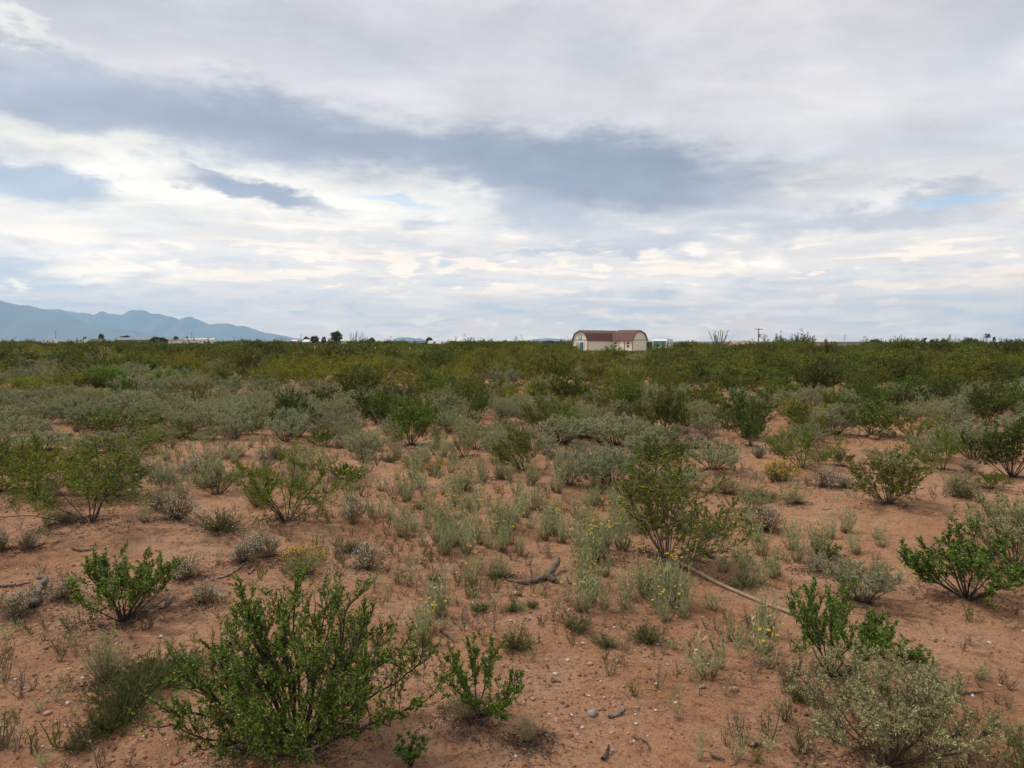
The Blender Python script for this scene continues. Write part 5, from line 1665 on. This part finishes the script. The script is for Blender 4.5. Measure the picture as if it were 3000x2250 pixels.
for i, (o, kind, x, y, w, h, own) in enumerate(ALL):
    if own: continue
    q1, q2 = np.quantile(SZ[kind], [.33, .67])
    size = 'small' if h < q1 else ('large' if h > q2 else 'medium-sized')
    size = {'small': 'short', 'large': 'tall'}.get(size, size) if kind in ('paper', 'paper_fl', 'olive') else size
    near = [(math.hypot(x - mx, y - my) / r, n) for n, mx, my, r in MP]
    k, n = min(near)
    if k < 1.0 and k > 0.02:
        tail = 'near ' + n
    else:
        d = np.hypot(XY[:, 0] - x, XY[:, 1] - y); d[i] = 1e9
        j = int(np.argmin(d)); d[j] = 1e9; j2 = int(np.argmin(d)); nb = sorted((BRIEF[ALL[j][1]], BRIEF[ALL[j2][1]]))
        zone = 'on open sand' if y < 14 else ('at the thicket edge' if y < 24 else ('in the thicket' if y < 45 else 'deep in the thicket'))
        tail = zone + (' between ' + nb[0] + ' and ' + nb[1] if nb[0] != nb[1] else ' between two ' + (nb[0] + 'es' if nb[0].endswith('sh') else nb[0] + 's'))
        rat = w / h / np.median(RT[kind]); size += ' broad' if rat > 1.12 else (' narrow' if rat < 0.88 else '')
    o['label'] = f"{size} {SHORT[kind]} {tail}"

# ================================================================ stones, wood and litter on the sand
M['stone_pale'] = plain('pale_stone', (0.50, 0.44, 0.38), 0.85, noise=0.2, nscale=40)
M['stone_grey'] = plain('grey_stone', (0.26, 0.235, 0.22), 0.85, noise=0.3, nscale=40)
M['stone_rust'] = plain('rusty_stone', (0.16, 0.075, 0.05), 0.85, noise=0.3, nscale=40)
M['stone_pink'] = plain('pinkish_stone', (0.38, 0.24, 0.17), 0.85, noise=0.25, nscale=40)
M['stump_wood'] = plain('stump_wood', (0.15, 0.115, 0.09), 0.9, noise=0.6, nscale=22)
M['pole'] = plain('weathered_pole', (0.31, 0.225, 0.15), 0.85, noise=0.25, nscale=18)
M['clod'] = plain('sand_clod', (0.20, 0.085, 0.045), 0.95, noise=0.3, nscale=60)
rs_ = np.random.default_rng(41)
PHI = (1 + 5 ** .5) / 2
ICO_V = unit(np.array([(-1, PHI, 0), (1, PHI, 0), (-1, -PHI, 0), (1, -PHI, 0), (0, -1, PHI), (0, 1, PHI), (0, -1, -PHI), (0, 1, -PHI), (PHI, 0, -1), (PHI, 0, 1), (-PHI, 0, -1), (-PHI, 0, 1)]))
ICO_F = np.array([(0, 11, 5), (0, 5, 1), (0, 1, 7), (0, 7, 10), (0, 10, 11), (1, 5, 9), (5, 11, 4), (11, 10, 2), (10, 7, 6), (7, 1, 8), (3, 9, 4), (3, 4, 2), (3, 2, 6), (3, 6, 8), (3, 8, 9), (4, 9, 5), (2, 4, 11), (6, 2, 10), (8, 6, 7), (9, 8, 1)])


def stone_mesh(mat, flat=0.55, fine=False):
    V, F = ICO_V.copy(), ICO_F
    if fine:
        mids, W, G = {}, list(V), []
        def mid(a, b):
            k = (min(a, b), max(a, b))
            if k not in mids: mids[k] = len(W); W.append(unit(W[a] + W[b]))
            return mids[k]
        for a, b, c in F:
            d, e, f = mid(a, b), mid(b, c), mid(c, a)
            G += [(a, d, f), (b, e, d), (c, f, e), (d, e, f)]
        V, F = np.array(W), np.array(G)
    cut = unit(rs_.normal(size=(5, 3)))
    for c in cut:                                    # broken faces
        s = V @ c; lim = rs_.uniform(.55, .9)
        V = V - np.maximum(s - lim, 0)[:, None] * c
    V = V * (1 + rs_.normal(size=(len(V), 1)) * .07) * np.array([1, rs_.uniform(.6, .9), flat]) * 0.5
    return mesh_quads('stone', V, F, M[mat])


# pebbles: far too many to count
peb_src = [bpy.data.objects.new('pebble', stone_mesh(m, .6)) for m in ('stone_pale', 'stone_rust', 'stone_pink', 'stone_pink', 'stone_pink', 'clod', 'stone_rust', 'clod', 'clod', 'clod', 'clod', 'stone_pink')]
P_, S_c, R_ = [], [], []
for _ in range(42000):
    y = 2.2 + 14 * rs_.uniform() ** 1.7
    px = rs_.uniform(-100, 3100); x = (px - 1500) / FPX * y
    if patch(x, y, 0.55, 1.0) + patch(x, y, 0.2, 2.0) * .6 + rs_.normal() * 0.45 < 0.1: continue
    s = min(0.0085 * math.exp(rs_.normal() * 0.55), 0.024) * (1 + 0.04 * y)
    P_.append((x, y, gz(x, y) + s * .12)); S_c.append((s, s, s)); R_.append(tuple(rs_.uniform(0, 6.28, 3) * np.array([.08, .08, 1])))
scatter('pebbles', peb_src, P_, S_c, R_, 'small pebbles and grit strewn over the red sand', 'pebbles')

# twigs and leaf litter
tw_src = []
for k in range(5):
    B = Buf(); p = np.cumsum(np.concatenate([[[0, 0, 0]], rs_.normal(size=(4, 3)) * np.array([.06, .18, .05]) + np.array([.25, 0, 0])]), 0) - np.array([.5, 0, 0])
    p[:, 2] = np.abs(p[:, 2])
    B.tube(p, [.012, .016, .014, .01, .006], 3)
    tw_src.append(bpy.data.objects.new('twig', B.mesh('twig', M['dead_dark' if k % 2 else 'bark_brown'])))
P_, S_c, R_ = [], [], []
for _ in range(5200):
    if rs_.uniform() < 0.6:
        m = MOUNDS[rs_.integers(len(MOUNDS))]; a = rs_.uniform(0, 6.28); r = m[2] * rs_.uniform(.2, 1.5); x, y = m[0] + r * math.cos(a), m[1] + r * math.sin(a)
    else:
        y = 2.3 + 10 * rs_.uniform() ** 1.5; x = (rs_.uniform(-100, 3100) - 1500) / FPX * y
    if y < 2: continue
    s = rs_.uniform(.03, .11)
    P_.append((x, y, gz(x, y) + .002)); S_c.append((s, s, s * .8)); R_.append((0, 0, rs_.uniform(0, 6.28)))
scatter('twig_litter', tw_src, P_, S_c, R_, 'dry twigs and bits of dead stem littering the sand', 'litter')

# shed leaves under the shrubs, added to darken the sand like contact shade
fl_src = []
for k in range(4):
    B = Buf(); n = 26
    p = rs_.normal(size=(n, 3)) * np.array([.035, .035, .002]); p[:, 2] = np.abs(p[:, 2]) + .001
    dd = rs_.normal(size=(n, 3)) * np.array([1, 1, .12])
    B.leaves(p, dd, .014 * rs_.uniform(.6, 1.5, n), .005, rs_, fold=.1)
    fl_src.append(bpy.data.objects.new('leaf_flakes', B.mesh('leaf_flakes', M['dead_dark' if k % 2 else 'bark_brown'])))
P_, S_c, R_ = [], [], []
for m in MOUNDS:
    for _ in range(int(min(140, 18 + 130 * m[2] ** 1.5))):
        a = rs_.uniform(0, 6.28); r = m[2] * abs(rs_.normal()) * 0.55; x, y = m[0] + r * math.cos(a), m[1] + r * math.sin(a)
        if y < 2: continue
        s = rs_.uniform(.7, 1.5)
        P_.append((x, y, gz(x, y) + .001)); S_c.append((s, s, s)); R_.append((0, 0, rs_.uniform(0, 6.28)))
scatter('shade_litter', fl_src, P_, S_c, R_, 'brown shed leaves added as contact shade under the shrubs', 'litter')

# dry annuals and seedlings over the clearing
ann = []
for k in range(6):
    rr_ = np.random.default_rng(300 + k)
    B = Buf(); n = 9
    a = rr_.uniform(0, 6.28, n); b0 = rr_.normal(size=(n, 3)) * .006; b0[:, 2] = 0
    t0 = np.stack([np.cos(a) * .05 * rr_.uniform(.3, 1, n), np.sin(a) * .05 * rr_.uniform(.3, 1, n), rr_.uniform(.03, .10, n)], 1)
    B.ribbons(np.stack([b0, (b0 + t0) / 2 + rr_.normal(size=(n, 3)) * .006, t0], 1), [.0034, .003, .0016], rr_)
    B.leaves(np.repeat(t0, 4, 0) * rr_.uniform(.4, 1, (n * 4, 1)), rr_.normal(size=(n * 4, 3)) + np.array([0, 0, .8]), .014, .004, rr_)
    ann.append(bpy.data.objects.new('annual', B.mesh('annual', M[('dry_stem', 'snake', 'dry_stem', 'snake_green', 'paper', 'dry_stem')[k]])))
P_, S_c, R_ = [], [], []
for _ in range(7500):
    y = 2.6 + 13 * rs_.uniform() ** 1.15; x = (rs_.uniform(-100, 3100) - 1500) / FPX * y
    if patch(x, y, 1.1, 2.0) + rs_.normal() * 0.55 < 0.30 - 0.03 * (y - 4): continue
    s = rs_.uniform(.5, 1.5)
    P_.append((x, y, gz(x, y))); S_c.append((s, s, s)); R_.append((0, 0, rs_.uniform(0, 6.28)))
scatter('dry_annuals', ann, P_, S_c, R_, 'tiny dry annuals and seedlings dotted over the red sand', 'ground cover')

# stones one can pick out
STONES = [(1736, 2094, 36, 'g'), (2057, 2015, 22, 'g'), (1628, 1977, 17, 'p'), (1621, 1997, 18, 'r'), (1928, 1890, 14, 'p'), (1675, 2097, 13, 'p'), (1705, 2133, 13, 'p'), (1648, 2060, 16, 'r'), (1729, 1947, 20, 'k'), (1725, 2040, 12, 'p'), (1512, 1744, 34, 'k'), (2150, 2024, 32, 'k'), (1888, 1925, 14, 'g'),
          (1745, 1972, 14, 'r'), (1662, 1936, 15, 'p'), (2055, 1925, 16, 'r'), (17, 1909, 18, 'r'), (93, 1857, 12, 'r'), (140, 2092, 24, 'k'), (472, 1870, 16, 'p'), (140, 2028, 14, 'k'), (199, 2063, 14, 'p'), (479, 2153, 14, 'r'), (1518, 1998, 16, 'r'), (1560, 2050, 20, 'k'), (1540, 2130, 12, 'r'), (1275, 2110, 22, 'k'),
          (2325, 2085, 24, 'r'), (2360, 2100, 22, 'r'), (2240, 2160, 14, 'k'), (2900, 1885, 14, 'p'), (2930, 2010, 16, 'k'), (2880, 2170, 14, 'r'), (2850, 2040, 14, 'p'), (2600, 1855, 12, 'p'), (2740, 1880, 14, 'r'), (60, 2080, 12, 'r'), (240, 1960, 12, 'r'), (100, 1980, 14, 'r'), (395, 1895, 12, 'r'), (1980, 2060, 12, 'p'), (1905, 2075, 12, 'r'),
          (2560, 1290, 30, 'k'), (2592, 1284, 26, 'k'), (1800, 1840, 12, 'p'), (1350, 2000, 12, 'p'), (1840, 2150, 12, 'k'), (1880, 2190, 10, 'r'), (60, 2190, 16, 'r'), (330, 2230, 14, 'k'), (2950, 2080, 12, 'r'), (1570, 1700, 14, 'k'), (990, 1600, 14, 'k')]
SM = {'g': [stone_mesh('stone_grey', .55, True) for _ in range(2)], 'p': [stone_mesh('stone_pale', .6, True) for _ in range(2)], 'r': [stone_mesh('stone_rust', .5, True) for _ in range(2)], 'k': [stone_mesh('stone_pink', .4, True) for _ in range(2)]}
SL = {'g': 'grey stone lying on bare red sand', 'p': 'pale whitish stone lying on bare red sand', 'r': 'dark rusty stone lying on bare red sand', 'k': 'flat pinkish tan stone lying on bare red sand'}
for i, (px, py, w, c) in enumerate(STONES):
    x, y, z = hit(px, py); s = w * (y / ray(px, py)[1]) / FPX * 1.1
    o = link('stone', SM[c][i % 2], None, (x, y, gz(x, y) + s * .14), rs_.uniform(0, 6.28), (s, s, s))
    lab = SL[c]
    if (px, py) == (1736, 2094): tag(o, 'largest pale grey stone in the open sand before the wildflowers', 'stone')
    else: tag(o, lab, 'stone', {'g': 'grey stones', 'p': 'whitish stones', 'r': 'rusty stones', 'k': 'flat tan stones'}[c])


# ---------------------------------------------------------------- dead wood and the pole
def ground_path(pts, lift):
    out = []
    for px, py, *l in pts:
        x, y, z = hit(px, py)
        out.append((x, y, gz(x, y) + (l[0] if l else lift)))
    return np.array(out)


def smooth_path(P, k):
    t = np.linspace(0, len(P) - 1, k); i = np.minimum(t.astype(int), len(P) - 2); f = (t - i)[:, None]
    Q = P[i] * (1 - f) + P[i + 1] * f
    for _ in range(2): Q[1:-1] = (Q[:-2] + 2 * Q[1:-1] + Q[2:]) / 4
    return Q


def stick(name, pts, r, mat, label, cat, lift=0.01, sides=7, wig=0.0, group=None, forks=0):
    P = smooth_path(ground_path(pts, lift), 26)
    P[1:-1] += rs_.normal(size=(24, 3)) * wig
    o0 = P.mean(0)
    B = Buf(); R = np.interp(np.linspace(0, 1, 26), np.linspace(0, 1, len(r)), r) * (1 + rs_.normal(size=26) * (.10 if wig else .02))
    B.tube(P - o0, R, sides)
    R0 = link(name, None, None, tuple(o0))
    tag(R0, label, cat, group)
    link('trunk', B.mesh('trunk', M[mat], True), R0)
    for k in range(forks):
        p, t = interp(P, rs_.uniform(.3, .9)); e = p + (unit(unit(t) + rs_.normal(size=3) * .6)) * rs_.uniform(.05, .14); e[2] = max(e[2], p[2] - .005)
        F = Buf(); F.tube(np.array([p, (p + e) / 2, e]) - o0, [r[0] * .5, r[0] * .4, r[0] * .2], 5)
        link('side_twig', F.mesh('side_twig', M[mat]), R0)


stick('fallen_pole', [(1880, 1622), (1985, 1665), (2110, 1722), (2230, 1770), (2352, 1814)], [.012, .013, .013, .012, .012], 'pole', 'long straight pale tan pole lying on the sand by the creosote', 'pole', lift=.014, sides=8)
stick('gnarled_log', [(1488, 1706), (1520, 1712), (1560, 1712), (1600, 1698), (1625, 1682, .05), (1634, 1672, .10)], [.010, .014, .017, .020, .028, .020], 'stump_wood', 'gnarled grey dead branch with raised knob among wildflowers', 'branch', lift=.016, wig=.006, forks=2)
stick('gnarled_log', [(1600, 1698), (1618, 1705), (1640, 1712)], [.022, .02, .008], 'dead_dark', 'dark broken stub beside the gnarled grey branch', 'branch', lift=.02, wig=.004)
stick('driftwood_stump', [(95, 1790), (108, 1772, .03), (118, 1748, .05), (128, 1722, .06), (112, 1708, .05)], [.020, .024, .017, .021, .010], 'stump_wood', 'bleached twisted dead stump on the sand near the left edge', 'stump', lift=.02, wig=.010)
stick('fallen_branch', [(-20, 1722), (40, 1720), (90, 1712)], [.008, .008, .006], 'dead_dark', 'thin dark dead branch reaching to the bleached stump', 'branch', wig=.004)
stick('fallen_branch', [(615, 1705), (670, 1690), (700, 1672), (735, 1652)], [.006, .007, .006, .004], 'dead_wood', 'long thin bleached branch lying behind the big green shrub', 'branch', wig=.003, forks=1)
stick('fallen_branch', [(728, 1686), (738, 1678), (744, 1672)], [.006, .006, .004], 'dead_wood', 'short curled bleached stick next to the long thin branch', 'branch', wig=.003)
stick('fallen_branch', [(210, 1618), (240, 1622), (275, 1617)], [.007, .006, .005], 'dead_dark', 'short dark stick on open sand below the wide mesquite', 'branch', wig=.004)
stick('fallen_branch', [(1785, 2105), (1810, 2098), (1832, 2082)], [.008, .007, .004], 'dead_wood', 'short forked tan stick next to the largest grey stone', 'branch', wig=.003, forks=2)
stick('fallen_branch', [(1850, 2165), (1885, 2175), (1902, 2190), (1900, 2205)], [.004, .004, .003, .003], 'dead_dark', 'thin bent dark stick on open sand', 'branch', wig=.002)
stick('fallen_branch', [(2080, 2218), (2100, 2226), (2122, 2232)], [.005, .005, .003], 'dead_dark', 'short straight dark stick between two grey-green tufts', 'branch', wig=.002)
stick('fallen_branch', [(1765, 2230), (1778, 2215), (1782, 2205, .03)], [.008, .008, .005], 'dead_dark', 'stubby dead wood chip standing at the lower edge of the sand', 'branch', wig=.002)
stick('fallen_branch', [(1290, 1850), (1310, 1865), (1330, 1885)], [.008, .007, .004], 'dead_dark', 'dark root at the foot of a flowering tuft right of the big green shrub', 'branch', wig=.003)
stick('fallen_branch', [(2200, 2195), (2215, 2188), (2232, 2190)], [.006, .007, .004], 'dead_dark', 'small dark bark chip left of the budding grey shrub', 'branch', wig=.002)
stick('fallen_branch', [(2790, 2040), (2840, 2035), (2880, 2030)], [.006, .006, .004], 'dead_dark', 'dark dead stalk lying right of the budding grey shrub', 'branch', wig=.003, forks=2)

# ================================================================ the air
def build_haze():
    V, F = boxv(-24200, 24200, -24200, 24200, -3.0, 1180.0)
    me = mesh_poly('haze', V, F)
    m = bpy.data.materials.new('haze'); m.use_nodes = True
    nt = m.node_tree; nt.nodes.clear()
    out = nt.nodes.new('ShaderNodeOutputMaterial')
    pv = nt.nodes.new('ShaderNodeVolumePrincipled')
    pv.inputs['Color'].default_value = (*HAZE_COLOR, 1)
    pv.inputs['Anisotropy'].default_value = 0.35
    pv.inputs['Density'].default_value = HAZE_DENSITY
    nt.links.new(pv.outputs[0], out.inputs['Volume'])
    me.materials.append(m)
    o = link('haze', me)
    tag(o, 'thin blue haze over the far plain', 'haze', kind='stuff')


HAZE_COLOR = (0.45, 0.71, 1.0)
HAZE_DENSITY = 5.8e-5
build_haze()
